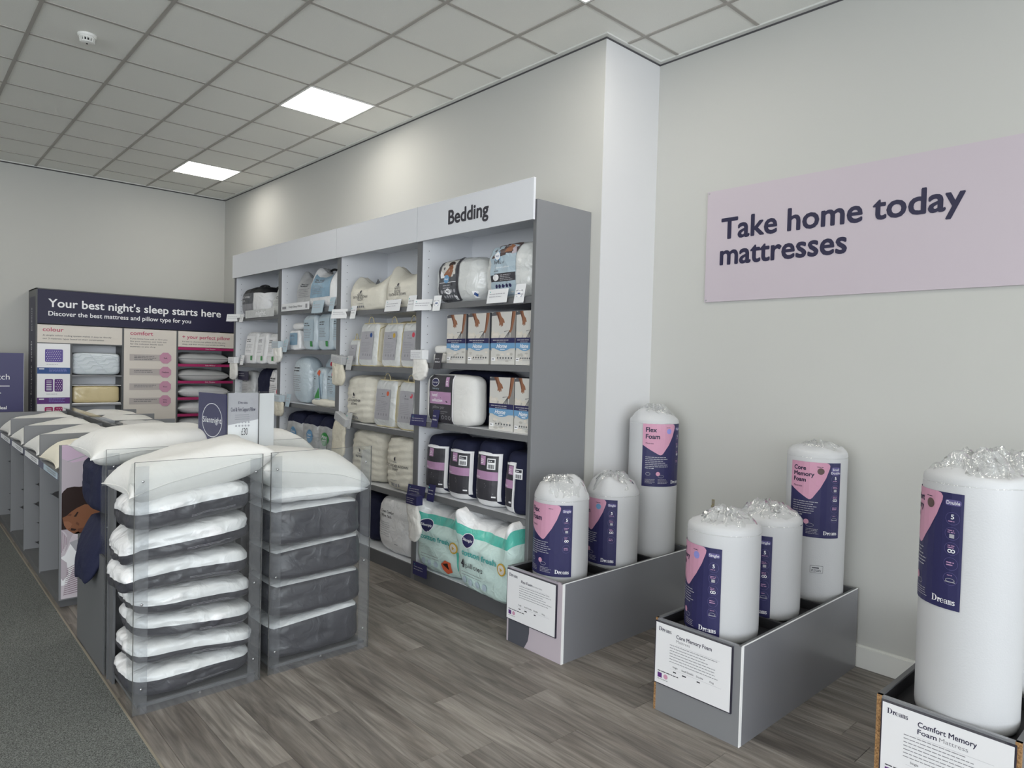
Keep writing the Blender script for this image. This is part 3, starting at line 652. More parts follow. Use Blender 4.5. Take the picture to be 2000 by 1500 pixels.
def ticket(label, yc, z, w, h, mat='card_white', tilt=-.18, yaw=0.0, logo=None, x=-.03, name='price_ticket', ink='ink_mid', text=None):
    t = thing(name, label, 'price ticket', (XF+x, yc, z), FACE_W+yaw, 'shelf price tickets'); t.rotation_euler = (tilt, 0, FACE_W+yaw)
    box('card', mat, t, -w/2, w/2, -.0015, .0015, 0, h); box('clip', 'acrylic_strip', t, -w*.3, w*.3, .0015, .02, -.004, .004)
    p = Print(flat_front(-.0015), seed=int(yc*97)); p.lines(-w*.4, h*.62, w*.8, 2, h*.2, h*.05, ink)
    if logo: p.disc(0, h*.5, w*.36, 'ink_blue', 0, 4, t0=.785); p.disc(0, h*.5, w*.3, 'ink_white', 1, 14); p.lines(-w*.18, h*.47, w*.36, 1, .01, h*.06, 'ink_blue', 2)
    elif text: p.text(text, 0, h*.4, 'ink_white', w=w*.7, layer=1, align='c')
    else: p.disc(-w*.36, h*.8, h*.05, 'ink_teal_text', 1, 6)
    p.build('print', t)
    return t
def sample(label, yc, ztop, w, h, card_mat='grey_bag', sw_mat='swatch', x=-.05, lean=0.0, ch=.07):
    t = thing('fabric_sample', label, 'fabric sample', (XF+x, yc, ztop-h), FACE_W, 'feel-me samples hung from the shelf edges'); t.rotation_euler = (0, lean, FACE_W)
    def df(P, s): P.x *= 1-.16*math.sin(P.z/s.h*math.pi*.5+.6)*.6; P.x += .02*math.sin(P.z*18); return P
    Soft(w, .045, h-ch*.6, 3.0, .012, int(yc*31), df, 16).build('swatch', sw_mat, t, 10)
    box('card', card_mat, t, -w*.42, w*.42, -.006, .050, h-ch, h, bevel=.003); p = Print(flat_front(-.006), seed=int(yc*51)); p.lines(-w*.34, h-ch*.35, w*.68, 3, ch*.22, ch*.06, 'ink_mid'); p.build('print', t)
    box('hanger', 'acrylic_strip', t, -.012, .012, .045, .06, h-ch*.6, h+.01)
    return t
ticket('white price ticket under the pillow with the dark sleeve', 4.30, 2.075, .175, .085, yaw=.3)
ticket('small white ticket with blue diamond logo below the dark sleeve', 4.125, 2.065, .075, .115, logo=1, yaw=.15)
ticket('white price ticket under the pillow with the pale blue sleeve', 3.45, 2.09, .20, .095)
ticket('small white ticket with blue diamond logo by the end panel', 3.235, 2.08, .09, .125, logo=1)
t = spot('foam_sample', 'folded white foam sample beside the first Home carton', 'foam sample', 4.20, SH1[1]+.0, .06); Soft(.17, .10, .075, 4, .004, 5).build('core', 'swatch', t, 8); Soft(.16, .09, .06, 4, .004, 6).build('fold', 'white_cloth', t, 8).location = (.004, .004, .073)
sample('white gathered fabric sample hanging between the Bedding bay and the cream bags', 4.325, 1.775, .19, .23, 'card_white')
ticket('dark ticket on the second shelf beside the first Home carton', 4.10, 1.635, .085, .12, 'ink_charcoal', text='TEMPUR')
# third shelf: hotel collection pack and the navy bag behind
t = spot('navy_storage_bag', 'dark navy storage bag filling the back of the third shelf', 'bag', 3.99, SH1[2], .19); s = Soft(.72, .28, .395, 5, .008, 4); s.build('bag', 'navy_cloth', t, 16); bag_handle(t, -.1, .385, .14, .02, .1, 'black', .006)
t = spot('bagged_pillow', 'white pillow pair with lilac and charcoal hotel collection sleeve', 'pillow pack', 4.005, SH1[2], .0)
s = Soft(.60, .17, .365, 6, .004, 12, None, 7, .003, 3.6); s.build('pillow', 'white_cloth', t, 22)
p = s.print(.03); p.rect(-.235, .005, .08, .36, 'ink_white', 0); p.rect(-.225, .006, .068, .359, 'ink_charcoal', 1); p.rect(-.205, .008, .05, .357, 'ink_charcoal', 2); p.rect(-.21, .145, .055, .235, 'ink_lilac', 3)
p.disc(-.14, .305, .048, 'ink_white', 3, 16, ry=.032); p.disc(-.14, .305, .044, 'ink_navy', 4, 16, ry=.028); p.text('Silentnight', -.14, .299, 'ink_white', w=.07, h=.012, layer=5, align='c')
p.rect(-.01, .275, .03, .345, 'ink_lilac', 3); p.lines(-.003, .31, .026, 3, .012, .005, 'ink_white', 4)
p.text('luxury', -.175, .252, 'ink_sky', w=.085, h=.016, layer=3); p.text('hotel', -.18, .20, 'ink_white', w=.07, h=.024, layer=5, bold=.015); p.text('collection', -.18, .162, 'ink_white', w=.13, h=.022, layer=5, bold=.015); p.text('pillow pair', -.165, .112, 'ink_grey', w=.145, h=.022, layer=4)
p.lines(-.16, .09, .19, 2, .012, .003, 'ink_grey', 3, words=False)
for k in range(3): p.ring(-.04+.04*k, .05, .014, .003, 'ink_mid', 3)
p.build('sleeve', t, 'lilac and charcoal paper sleeve')
ticket('navy price ticket under the hotel collection pillows', 4.325, 1.20, .165, .085, 'ink_navy', yaw=.2); ticket('small upright navy ticket below the hotel collection sleeve', 4.115, 1.205, .075, .13, 'ink_navy', text='Silentnight')
# fourth shelf: rolled duvets in navy cases
def rolled_duvet(label, yc, w, h, seed, d=.34, xin=.02, bar=True, z=SH1[3], win=(-.40, .44), lim=.93):
    t = spot('rolled_duvet', label, 'duvet pack', yc, z, xin, 'rolled duvets in navy cases')
    def df(P, s):
        f = P.z/s.h; P.x *= 1-.05*f*f; P.y += .02*f; return P
    s = Soft(w, d, h, 7, .004, seed, df, 9, .002, 2.7); 
    s.build_split(t, lambda u, v, q: 'case' if (q > .66 or v > -.2 or u > lim or u < -.93) else 'front', {'case': ('case', 'navy_cloth'), 'front': ('clear_front', 'white_poly')}, 30)
    a0, a1 = win[0]*w, win[1]*w; p = Print(s.surf, .02, base=.008, seed=seed); p.rect(a0, .05, a1, h*.825, 'ink_white', 0); p.rect(a0, .052, a1-.05*w, h*.79, 'ink_charcoal', 1); p.rect(a0, h*.42, a1-.05*w, h*.55, 'ink_lilac', 2)
    p.rect(a0+.28*w, h*.64, a0+.46*w, h*.78, 'ink_lilac', 2); p.lines(a0+.30*w, h*.72, .12*w, 3, .012, .004, 'ink_white', 3); p.text('collection', a0+.02, h*.44, 'ink_white', w=.2*w, h=.014, layer=3)
    if bar: p.rect(a0+.52*w, h*.585, a0+.74*w, h*.75, 'ink_white', 2); p.rect(a0+.54*w, h*.69, a0+.72*w, h*.735, 'ink_dark', 3); p.lines(a0+.56*w, h*.705, .13*w, 1, .01, .005, 'ink_white', 4)
    if bar:
        for k in range(9): p.rect(a0+(.555+.018*k)*w, h*.60, a0+(.562+.018*k)*w+.001*(k % 3), h*.66, 'ink_dark', 3)
    p.lines(a0+.1*w, h*.36, .45*w, 3, .013, .003, 'ink_grey', 3, words=False); p.lines(a0+.1*w, h*.22, .1*w, 2, .02, .012, 'ink_grey', 3); p.rect(a1-.16*w, .075, a1-.07*w, .085, 'ink_white', 3)
    p.build('insert', t, 'charcoal insert card with lilac band')
    return t
rolled_duvet('rolled duvet in navy case, fourth shelf, next to the cream bags', 4.205, .285, .44, 1, bar=False); rolled_duvet('rolled duvet in navy case with slumped top, second on the fourth shelf', 3.915, .300, .435, 2)
rolled_duvet('rolled duvet in navy case with broad white border, third on the fourth shelf', 3.600, .285, .455, 3); rolled_duvet('rolled duvet turned sideways in navy case against the end panel', 3.300, .275, .41, 4, win=(-.46, .06), lim=.10)
ticket('navy price ticket above the quilted sample at the fourth shelf', 4.335, .655, .20, .085, 'ink_navy', yaw=.1); ticket('small navy ticket under the rolled duvets', 4.145, .65, .085, .125, 'ink_navy')
sample('white quilted sample hanging over the cotton fresh pillows', 4.205, .70, .165, .345, 'ink_navy', 'swatch', x=-.15)
# base shelf: cotton fresh pillow packs
def fresh(label, yc, w, h, seed, four, xin, lean):
    t = spot('pillow_multipack', label, 'pillow pack', yc, .112, xin, 'cotton fresh four-pillow packs', lean)
    def df(P, s):
        f = max(0, P.z/s.h); e = abs(2*P.x/s.w)
        k = max(0, e-.55)/.45*max(0, f)**3; P.y += .16*max(0, f-.60)*2*(1-e)-.13*k+.02*math.sin(P.x*30+seed)*.3*f; P.z += .15*k**1.3-.06*max(0, f-.6)*(1-e); P.y -= .02*math.sin(P.z*45+P.x*12)*.12
        return P
    s = Soft(w, .36, h, 5.5, .009, seed, df, 7, .007, 4.6)
    s.build_split(t, lambda u, v, q: 'top' if q > .78 else 'band' if q > .50 else 'bag', {'bag': ('bag', 'mint_bag'), 'band': ('teal_band', 'ink_teal_gloss'), 'top': ('clear_top', 'white_poly')}, 30)
    p = Print(s.surf, .02, base=.009, seed=seed); l = -w*.36
    p.disc(l+.07, h*.70, .062, 'ink_white', 0, 18, ry=.052); p.disc(l+.07, h*.70, .058, 'ink_navy', 1, 18, ry=.048); p.text('Silentnight', l+.07, h*.69, 'ink_white', w=.10, h=.018, layer=2, align='c', bold=.01)
    p.text('cotton fresh', l+.02, h*.50, 'ink_teal_text', w=w*.58, h=.036, layer=1, bold=.03)
    p.disc(l+w*.70, h*.48, .042, 'ink_yellow', 0, 18); p.disc(l+w*.70, h*.48, .032, 'ink_beige', 1, 16); p.disc(l+w*.70, h*.48, .016, 'ink_yellow', 2, 3)
    if four: p.text('4', l+.02, h*.335, 'ink_dark', w=.036, h=.055, layer=1, bold=.04); p.text('pillows', l+.075, h*.345, 'ink_slate', w=.19, h=.035, layer=1)
    p.lines(l+.02, h*.27, w*.42, 2, .02, .003, 'ink_grey', 1, words=False)
    for k in range(4): p.disc(l+.05+.075*k, h*.16, .024, 'ink_sky', 1, 12)
    if not four: p.poly([(l+.26, h*.20), (l+.31, h*.28), (l+.37, h*.26), (l+.38, h*.12), (l+.33, h*.08), (l+.28, h*.13)], 'ink_orange', 2); p.poly([(l+.28, h*.22), (l+.34, h*.25), (l+.35, h*.15)], 'ink_hair', 3); p.poly([(l+.42, h*.42), (l+.49, h*.44), (l+.49, h*.2), (l+.43, h*.16)], 'ink_teal', 1)
    p.build('bag_print', t)
    return t
fresh('cotton fresh pillow pack with orange picture, behind the quilted sample', 4.060, .560, .500, 5, False, -.020, .06); fresh('cotton fresh pack reading 4 pillows, by the rolled mattress box', 3.475, .64, .510, 9, True, -.085, -.04)
ticket('navy ticket low on the base beside the cotton fresh packs', 4.255, .060, .18, .10, 'ink_navy', tilt=0)
t = spot('cotton_pack_behind', 'teal pack lying behind the pack reading 4 pillows', 'pillow pack', 3.36, .112, .32); Soft(.40, .16, .50, 4, .006, 7).build('bag', 'ink_teal_gloss', t, 8)

# second bay: cream goods
SH2 = SHELF[1]
def cream_soft(label, yc, z, w, h, d, seed, lines, xin=.02, ears=True, n=18, mat='cream_cloth', p_=3.0):
    t = spot('cotton_pillow_bag', label, 'pillow pack', yc, z, xin, 'cream cotton pillow bags')
    def df(P, s):
        f = max(0, P.z/s.h); e = abs(2*P.x/s.w)
        if ears:
            k = max(0, e-.45)/.55; P.z += h*.30*k**1.3*max(0, f)**3-h*.30*max(0, f-.5)*(1-e); t_ = min(1, max(0, f-.45)/.55); P.y += (s.d*.55-P.y)*.75*t_*t_; P.x *= 1+.05*t_
        else: P.y += .004*math.sin(P.z*110+2.5*math.sin(P.x*9+seed)); P.z += h*.03*math.sin(P.x*40+seed)*max(0, f-.8)*4*.3; P.x *= 1-.06*max(0, f-.7)/.3
        P.x *= 1-.05*math.sin(f*math.pi)
        return P
    s = Soft(w, d, h, 6 if ears else 5, .006, seed, df, 8, .007, 6 if ears else 3.6); s.build('bag', mat, t, 30)
    p = s.print(.04, seed); a = -w*.24
    p.disc(a+.08, h*.60, .014, 'ink_dark', 0, 6, ry=.018); p.lines(a+.05, h*.53, .07, 1, .01, .006, 'ink_grey', 0)
    for k, tx in enumerate(lines): p.text(tx, a+.08, h*(.45-.075*k), 'ink_dark', h=.021, layer=0, align='c')
    p.lines(a+.02, h*.20, .12, 1, .01, .004, 'ink_grey', 0)
    for k in range(4): p.rect(a+.02+.034*k, h*.09, a+.04+.034*k, h*.15, 'ink_grey', 0)
    p.build('bag_print', t)
    return t
cream_soft('slouching cream cotton pillow bag on the top shelf, corner up by the bay side', 5.240, SH2[0], .60, .285, .30, 31, ['GOOSE', 'FEATHER & DOWN', 'PILLOW'])
cream_soft('cream cotton pillow bag with raised corner, top shelf, by the Bedding bay', 4.680, SH2[0], .50, .325, .30, 37, ['WHITE', 'GOOSE', 'FEATHER & DOWN'])
tt = spot('swing_tag', 'small dark swing tag on the slouching cream bag', 'tag', 5.18, SH2[0]+.205, .10); tt.rotation_euler = (0, .7, FACE_W); box('card', 'ink_slate', tt, -.02, .02, 0, .002, 0, .07); MB().tube([(0, 0, .065), (.005, .004, .085), (.012, .002, .10)], .0012, 4).build('string', 'cream_edge', tt)
ticket('white price ticket at the start of the cream top shelf', 5.585, 2.055, .20, .085, yaw=.25); ticket('small grey ticket below the slouching cream bag', 5.345, 2.045, .085, .115)
ticket('white price ticket below the raised-corner cream bag', 4.72, 2.085, .22, .095); ticket('small grey ticket under the cream bag next to the Bedding bay', 4.455, 2.075, .105, .125)
def zip_bag(label, yc, z, w, h, d, seed, dot, xin=.03, handles=1, twist=0.0):
    t = spot('duvet_bag', label, 'duvet bag', yc, z, xin, 'clear-fronted cream duvet bags', twist)
    def df(P, s): f = P.z/s.h; P.y += .03*f; P.x *= 1-.03*f; return P
    s = Soft(w, d, h, 8.0, .004, seed, df); s.build_split(t, lambda u, v, q: 'front' if v < -.86 else 'body', {'front': ('clear_front', 'clear_bag'), 'body': ('body', 'cream_bag')}, 14)
    pts = [s.surf(a*w/2*.965, h/2+b*h/2*.965, .002) for a, b in [(-1+2*k/8, -1) for k in range(8)]+[(1, -1+2*k/8) for k in range(8)]+[(1-2*k/8, 1) for k in range(8)]+[(-1, 1-2*k/8) for k in range(8)]]
    MB().tube(pts, .005, 5, closed=True).build('piping', 'cream_edge', t, smooth=True)
    for k in range(handles): bag_handle(t, (.0 if handles == 1 else -.06+.12*k), h-.004, w*.28, .055, .05+.1*k)
    p = s.print(.06, seed); p.rect(-w*.36, h*.16, w*.30, h*.80, 'ink_mid', 0); p.disc(w*.18, h*.71, .02, dot, 1, 12); p.disc(-.03, h*.70, .006, 'ink_slate', 1, 6); p.lines(-w*.14, h*.64, w*.26, 1, .01, .004, 'ink_slate', 1)
    p.lines(-w*.28, h*.54, w*.5, 7, h*.035, .003, 'ink_grey', 1); 
    for k in range(4): p.rect(-w*.2+.04*k, h*.24, -w*.2+.04*k+.014, h*.29, 'ink_grey', 1)
    p.build('insert', t, 'grey insert card')
    return t
zip_bag('small cream duvet bag squeezed at the end of the second shelf', 5.450, SH2[1], .175, .235, .20, 3, 'ink_mid', handles=1); zip_bag('clear-fronted duvet bag with a blue dot', 5.190, SH2[1], .315, .375, .26, 4, 'ink_blue', .02); zip_bag('clear-fronted duvet bag with a yellow dot', 4.845, SH2[1], .290, .365, .26, 5, 'ink_yellow'); zip_bag('clear-fronted duvet bag with a red dot on the second shelf', 4.550, SH2[1], .270, .365, .26, 6, 'ink_red', .02)
t = spot('folded_bag', 'tan folded duvet bag lying across the back of the second shelf', 'duvet bag', 4.86, SH2[1], .30); Soft(.80, .14, .40, 5, .008, 9).build('bag', 'cream_edge', t, 10)
zip_bag('clear-fronted duvet bag with an orange dot on the third shelf', 4.915, SH2[2], .335, .395, .30, 7, 'ink_orange', .02); zip_bag('clear-fronted duvet bag with a red dot on the third shelf', 4.570, SH2[2], .310, .39, .30, 8, 'ink_red', .02)
cream_soft('tied cream cotton duvet sack on the third shelf', 5.335, SH2[2], .50, .415, .34, 41, ['GOOSE FEATHER', '& DOWN'], ears=False, p_=3.6); cream_soft('tall cream cotton sack on the fourth shelf behind the hanging sample', 5.215, SH2[3], .55, .445, .36, 43, ['FEATHER'], ears=False, p_=3.6); cream_soft('cream cotton sack printed with black lettering on the fourth shelf', 4.640, SH2[3], .46, .435, .32, 47, ['GOOSE FEATHER & DOWN', 'DUVET'], ears=False, p_=3.6, xin=.0)
sample('cream mitten-shaped sample with grey card between blue and cream bays', 5.60, 1.725, .23, .27, 'grey_bag', 'swatch_cream', lean=.12); sample('long cream sample hanging over the stacked pillows', 5.60, 1.215, .24, .40, 'grey_bag', 'swatch_cream', lean=.32)
ticket('grey ticket beside the cream mitten-shaped sample', 5.40, 1.60, .09, .125, 'grey_bag'); ticket('grey ticket next to the long cream sample', 5.40, 1.085, .10, .14, 'grey_bag')
t = spot('pillow_multipack', 'white two-pillow pack with black lettering on the base shelf', 'pillow pack', 4.695, .112, .0)
s = Soft(.56, .36, .475, 3.8, .008, 15); s.build('bag', 'white_poly', t, 18); p = s.print(.04); p.text('Crown Comfort', -.17, .335, 'ink_dark', w=.19, h=.022, layer=0, bold=.01); p.text('2 Pillow Pack', -.18, .30, 'ink_dark', w=.17, h=.022, layer=0, bold=.01); p.lines(-.19, .255, .2, 7, .018, .004, 'ink_mid', 0); p.lines(.04, .10, .05, 1, .01, .006, 'ink_grey', 0); p.build('bag_print', t)
t = spot('navy_storage_bag', 'dark storage bag in shadow beside the two-pillow pack', 'bag', 5.27, .112, .08); Soft(.50, .34, .42, 4, .01, 17).build('bag', 'navy_cloth', t, 12)

# third bay: pale blue goods
SH3 = SHELF[2]
def poly_pack(label, yc, z, w, h, d, seed, mat, panel, dot=None, xin=.03, lean=0.0, p_=3.4, group='pale blue and white pillow packs', lines=6, dotpos=(.2, .1), shape=.012, pinch=False):
    t = spot('pillow_pack', label, 'pillow pack', yc, z, xin, group)
    def df(P, s):
        f = P.z/s.h; e = abs(2*P.x/s.w); P.y += lean*f; P.x *= 1-.04*f
        if pinch: k = max(0, e-.45)/.55; P.z += h*.28*k**1.3*max(0, f)**3-h*.25*max(0, f-.5)*(1-e); t_ = min(1, max(0, f-.45)/.55); P.y += (s.d*.55-P.y)*.75*t_*t_
        return P
    s = Soft(w, d, h, 6 if pinch else p_, shape*.7, seed, df, 10, shape*.5, 5 if pinch else p_); s.build('bag', mat, t, 12); p = s.print(.05, seed)
    if panel: p.rect(-w*.36, h*.26, w*.34, h*.86, panel, 0)
    ink = 'ink_slate'
    p.lines(-w*.28, h*.74, w*.4, 2, h*.06, h*.028, ink, 1); p.lines(-w*.28, h*.58, w*.48, lines, h*.045, h*.012, 'ink_grey', 1)
    if dot: p.rect(dotpos[0]*w-.022, dotpos[1]*h, dotpos[0]*w+.022, dotpos[1]*h+.05, dot, 1) if dot == 'ink_green' else p.disc(dotpos[0]*w, dotpos[1]*h, .03, dot, 1, 10)
    p.build('bag_print', t)
    return t
poly_pack('crumpled white pillow pack on the top shelf of the blue bay', 6.450, SH3[0], .50, .36, .26, 51, 'grey_bag', None, xin=.06, pinch=True); 
t = poly_pack('white pillow pack with sky blue label and raised corners', 6.010, SH3[0], .56, .37, .28, 53, 'white_poly', 'ink_bluegrey', xin=.0, pinch=True); 
bag_handle(t, -.15, .36, .2, .03, .22, 'black', .012)
t = thing('shelf_strip', 'white shelf-edge strip printed with a product name', 'shelf label', (XF-.012, 6.505, 2.165), FACE_W); box('strip', 'card_white', t, -.32, .30, -.002, .002, 0, .075); p = Print(flat_front(-.002)); p.text('Deep Sleep Pillow', -.14, .028, 'ink_slate', w=.30, h=.022); p.rect(-.29, .02, -.20, .045, 'ink_grey', 1); p.rect(.23, .015, .27, .055, 'ink_grey', 1); p.build('print', t)
ticket('clear blue-printed ticket below the sky blue label', 6.01, 2.12, .22, .12, 'ink_sky'); ticket('small pale ticket by the bay side under the sky blue label', 5.735, 2.125, .09, .13, 'ink_sky')
t = spot('rolled_sample', 'small rolled white protector on its side', 'rolled protector', 6.63, SH3[1]+.205, .06); s = Soft(.25, .09, .075, 2.6, .004, 3); s.build('roll', 'white_poly', t, 8)
poly_pack('small white boxed pack with a blue front below the rolled protector', 6.635, SH3[1], .25, .20, .12, 55, 'white_poly', 'ink_bluegrey', xin=.04, p_=6, lines=3)
poly_pack('pale blue duvet pack with a green square, beside the small pack', 6.290, SH3[1], .30, .345, .16, 57, 'blue_bag', 'ink_sky', 'ink_green', p_=5, shape=.006); poly_pack('pale blue duvet pack with a green square, middle of the second shelf', 5.975, SH3[1], .31, .35, .16, 58, 'blue_bag', 'ink_sky', 'ink_green', p_=5, shape=.006); poly_pack('pale blue duvet pack against the bay side by the cream bags', 5.745, SH3[1], .13, .35, .16, 59, 'blue_bag', 'ink_sky', None, p_=5, shape=.004)
poly_pack('tall clear rolled mattress protector on the third shelf', 6.500, SH3[2], .40, .47, .22, 61, 'blue_bag', None, p_=2.9, lines=8, shape=.004); poly_pack('shiny blue pack with a red dot behind the front packs', 6.165, SH3[2], .27, .465, .10, 62, 'blue_bag', 'ink_sky', 'ink_red', xin=.20, dotpos=(.1, .88)); poly_pack('pale blue pack with orange dot and green triangle', 6.080, SH3[2], .26, .37, .15, 63, 'blue_bag', 'ink_sky', 'ink_orange', xin=.03, dotpos=(.05, .84), shape=.008); poly_pack('pale blue pack with a red dot against the bay side', 5.810, SH3[2], .25, .375, .15, 64, 'blue_bag', 'ink_sky', 'ink_red', xin=.03, dotpos=(.1, .84), shape=.008)
t = thing('ribbon_label', 'tapering clear label with a green foot on the blue pack', 'label', (XF+.012, 6.06, SH3[2]+.03), FACE_W); b = MB(); b.add([(-.05, 0, .005), (.07, 0, .0), (.015, 0, .27), (-.02, 0, .27), (-.05, .004, .005), (.07, .004, 0), (.015, .004, .27), (-.02, .004, .27)], [(0, 1, 2, 3), (7, 6, 5, 4), (0, 4, 5, 1), (1, 5, 6, 2), (2, 6, 7, 3), (3, 7, 4, 0)]); b.build('sleeve', 'ink_sky', t); p = Print(flat_front(0)); p.poly([(-.045, .04), (.06, .05), (.035, .15), (-.04, .06)], 'ink_green', 0); p.lines(-.03, .03, .07, 1, .01, .006, 'ink_slate', 1); p.build('print', t)
t = spot('folded_cover', 'folded pale cloth under the blue packs', 'folded cloth', 5.93, SH3[2], -.0); Soft(.52, .10, .07, 3, .008, 65).build('cloth', 'cream_cloth', t, 10)
def navy_case(label, yc, w, seed, dot, word):
    t = spot('pillow_case_pack', label, 'pillow pack', yc, SH3[3], .03, 'navy packs with round stickers')
    s = Soft(w, .30, .43, 4, .008, seed); s.build_split(t, lambda u, v, q: 'case' if q > .55 or v > -.3 else 'front', {'case': ('case', 'navy_cloth'), 'front': ('clear_front', 'grey_bag')}, 14); p = s.print(.05); p.disc(.03, .22, .065, dot, 0, 18); p.text(word, .03, .225, 'ink_white', w=.08, layer=1, align='c', bold=.01); p.lines(-.01, .205, .08, 1, .01, .006, 'ink_white', 1); p.build('sticker', t)
navy_case('navy pack with a blue sticker next to the bay side', 6.620, .37, 71, 'ink_lightblue', 'Deep'); navy_case('navy pack with a blue sticker in the middle', 6.260, .33, 72, 'ink_lightblue', 'Dream'); navy_case('navy pack with a green sticker', 5.950, .27, 73, 'ink_green', 'Firm')
sample('white sample with blue-grey card between the end bay and blue bay', 6.87, 1.86, .20, .22, 'blue_bag', 'swatch'); sample('short cream sample with blue card above the navy packs', 6.84, 1.31, .26, .22, 'blue_bag', 'swatch_cream')
ticket('blue ticket beside the white sample', 6.70, 1.75, .09, .13, 'ink_sky'); ticket('blue ticket beside the short cream sample', 6.62, 1.20, .09, .13, 'ink_sky')

# end bay
SH4 = SHELF[3]
t = spot('bagged_pillow', 'white pillow in a black-topped bag with grey label', 'pillow pack', 7.70, SH4[0], .02); s = Soft(.74, .30, .34, 3.6, .008, 81)
s.build_split(t, lambda u, v, q: 'lid' if q > .62 else 'body', {'lid': ('lid', 'black'), 'body': ('body', 'white_poly')}, 14); p = s.print(.05); p.rect(-.34, .15, .06, .27, 'ink_slate', 0); p.rect(-.34, .02, .06, .15, 'ink_grey', 0); p.text('ULTIMATE WASHABLE', -.31, .215, 'ink_white', w=.28, h=.024, layer=1); p.text('PILLOW', -.31, .175, 'ink_white', w=.14, h=.024, layer=1); p.build('label_card', t); bag_handle(t, 0, .335, .3, .03, .15, 'black', .012)
t = spot('navy_storage_bag', 'black zip bag at the back of the end bay top shelf', 'bag', 7.33, SH4[0], .20); Soft(.62, .24, .36, 4, .008, 82).build('bag', 'black', t, 10)
poly_pack('clear crumpled pillow pack leaning on the bay side, end bay', 7.09, SH4[0], .30, .28, .20, 83, 'clear_bag', None, lean=.06, pinch=True)
t = thing('shelf_strip', 'clear shelf-edge strip with frosted lettering, end bay', 'shelf label', (XF-.012, 7.35, 2.125), FACE_W); box('strip', 'clear_bag', t, -.42, .34, -.002, .002, 0, .085); p = Print(flat_front(-.002)); p.text('night', -.12, .022, 'ink_white', w=.26, h=.05, bold=.02); p.build('print', t)
for k, (yc, w) in enumerate(((7.755, .36), (7.480, .27), (7.215, .27), (7.000, .15))):
    poly_pack('white mattress protector pack with a green square, '+('nearest the sleep guide', 'second in the row', 'third in the row', 'tight against the bay side')[k], yc, SH4[1], w, .36-.012*k, .12, 85+k, 'white_poly', 'ink_white', 'ink_green', p_=5, lean=.04, group='white protector packs in the end bay', shape=.006, xin=.02+.01*k)
t = spot('navy_storage_bag', 'dark bag between white packs on the end bay third shelf', 'bag', 7.50, SH4[2], .10); Soft(.52, .32, .44, 4, .008, 91).build('bag', 'navy_cloth', t, 10)
poly_pack('pack with dark navy header on the end bay third shelf', 7.88, SH4[2], .36, .40, .14, 92, 'grey_bag', None, lean=.03, group='end bay packs'); poly_pack('white pack with a red dot on the end bay third shelf', 7.105, SH4[2], .36, .44, .16, 93, 'white_poly', None, 'ink_red', lean=.02, dotpos=(.3, .45), group='end bay packs')
t = spot('header_card', 'dark navy header card tucked on the grey pack', 'card', 7.88, SH4[2]+.29, .012); box('card', 'ink_navy_dark', t, -.15, .15, 0, .004, 0, .10); p = Print(flat_front(0)); p.lines(-.12, .07, .2, 2, .025, .008, 'ink_mid'); p.build('print', t)
sample('white sample hanging at the outer corner of the end bay', 8.07, 1.685, .22, .26, 'card_white', 'swatch'); ticket('white ticket at the outer corner of the end bay', 8.10, 2.10, .21, .085, yaw=.4); ticket('small white ticket below the black-topped bag', 7.86, 2.085, .10, .09); ticket('clear ticket beside the hanging corner sample', 7.83, 1.60, .09, .11)

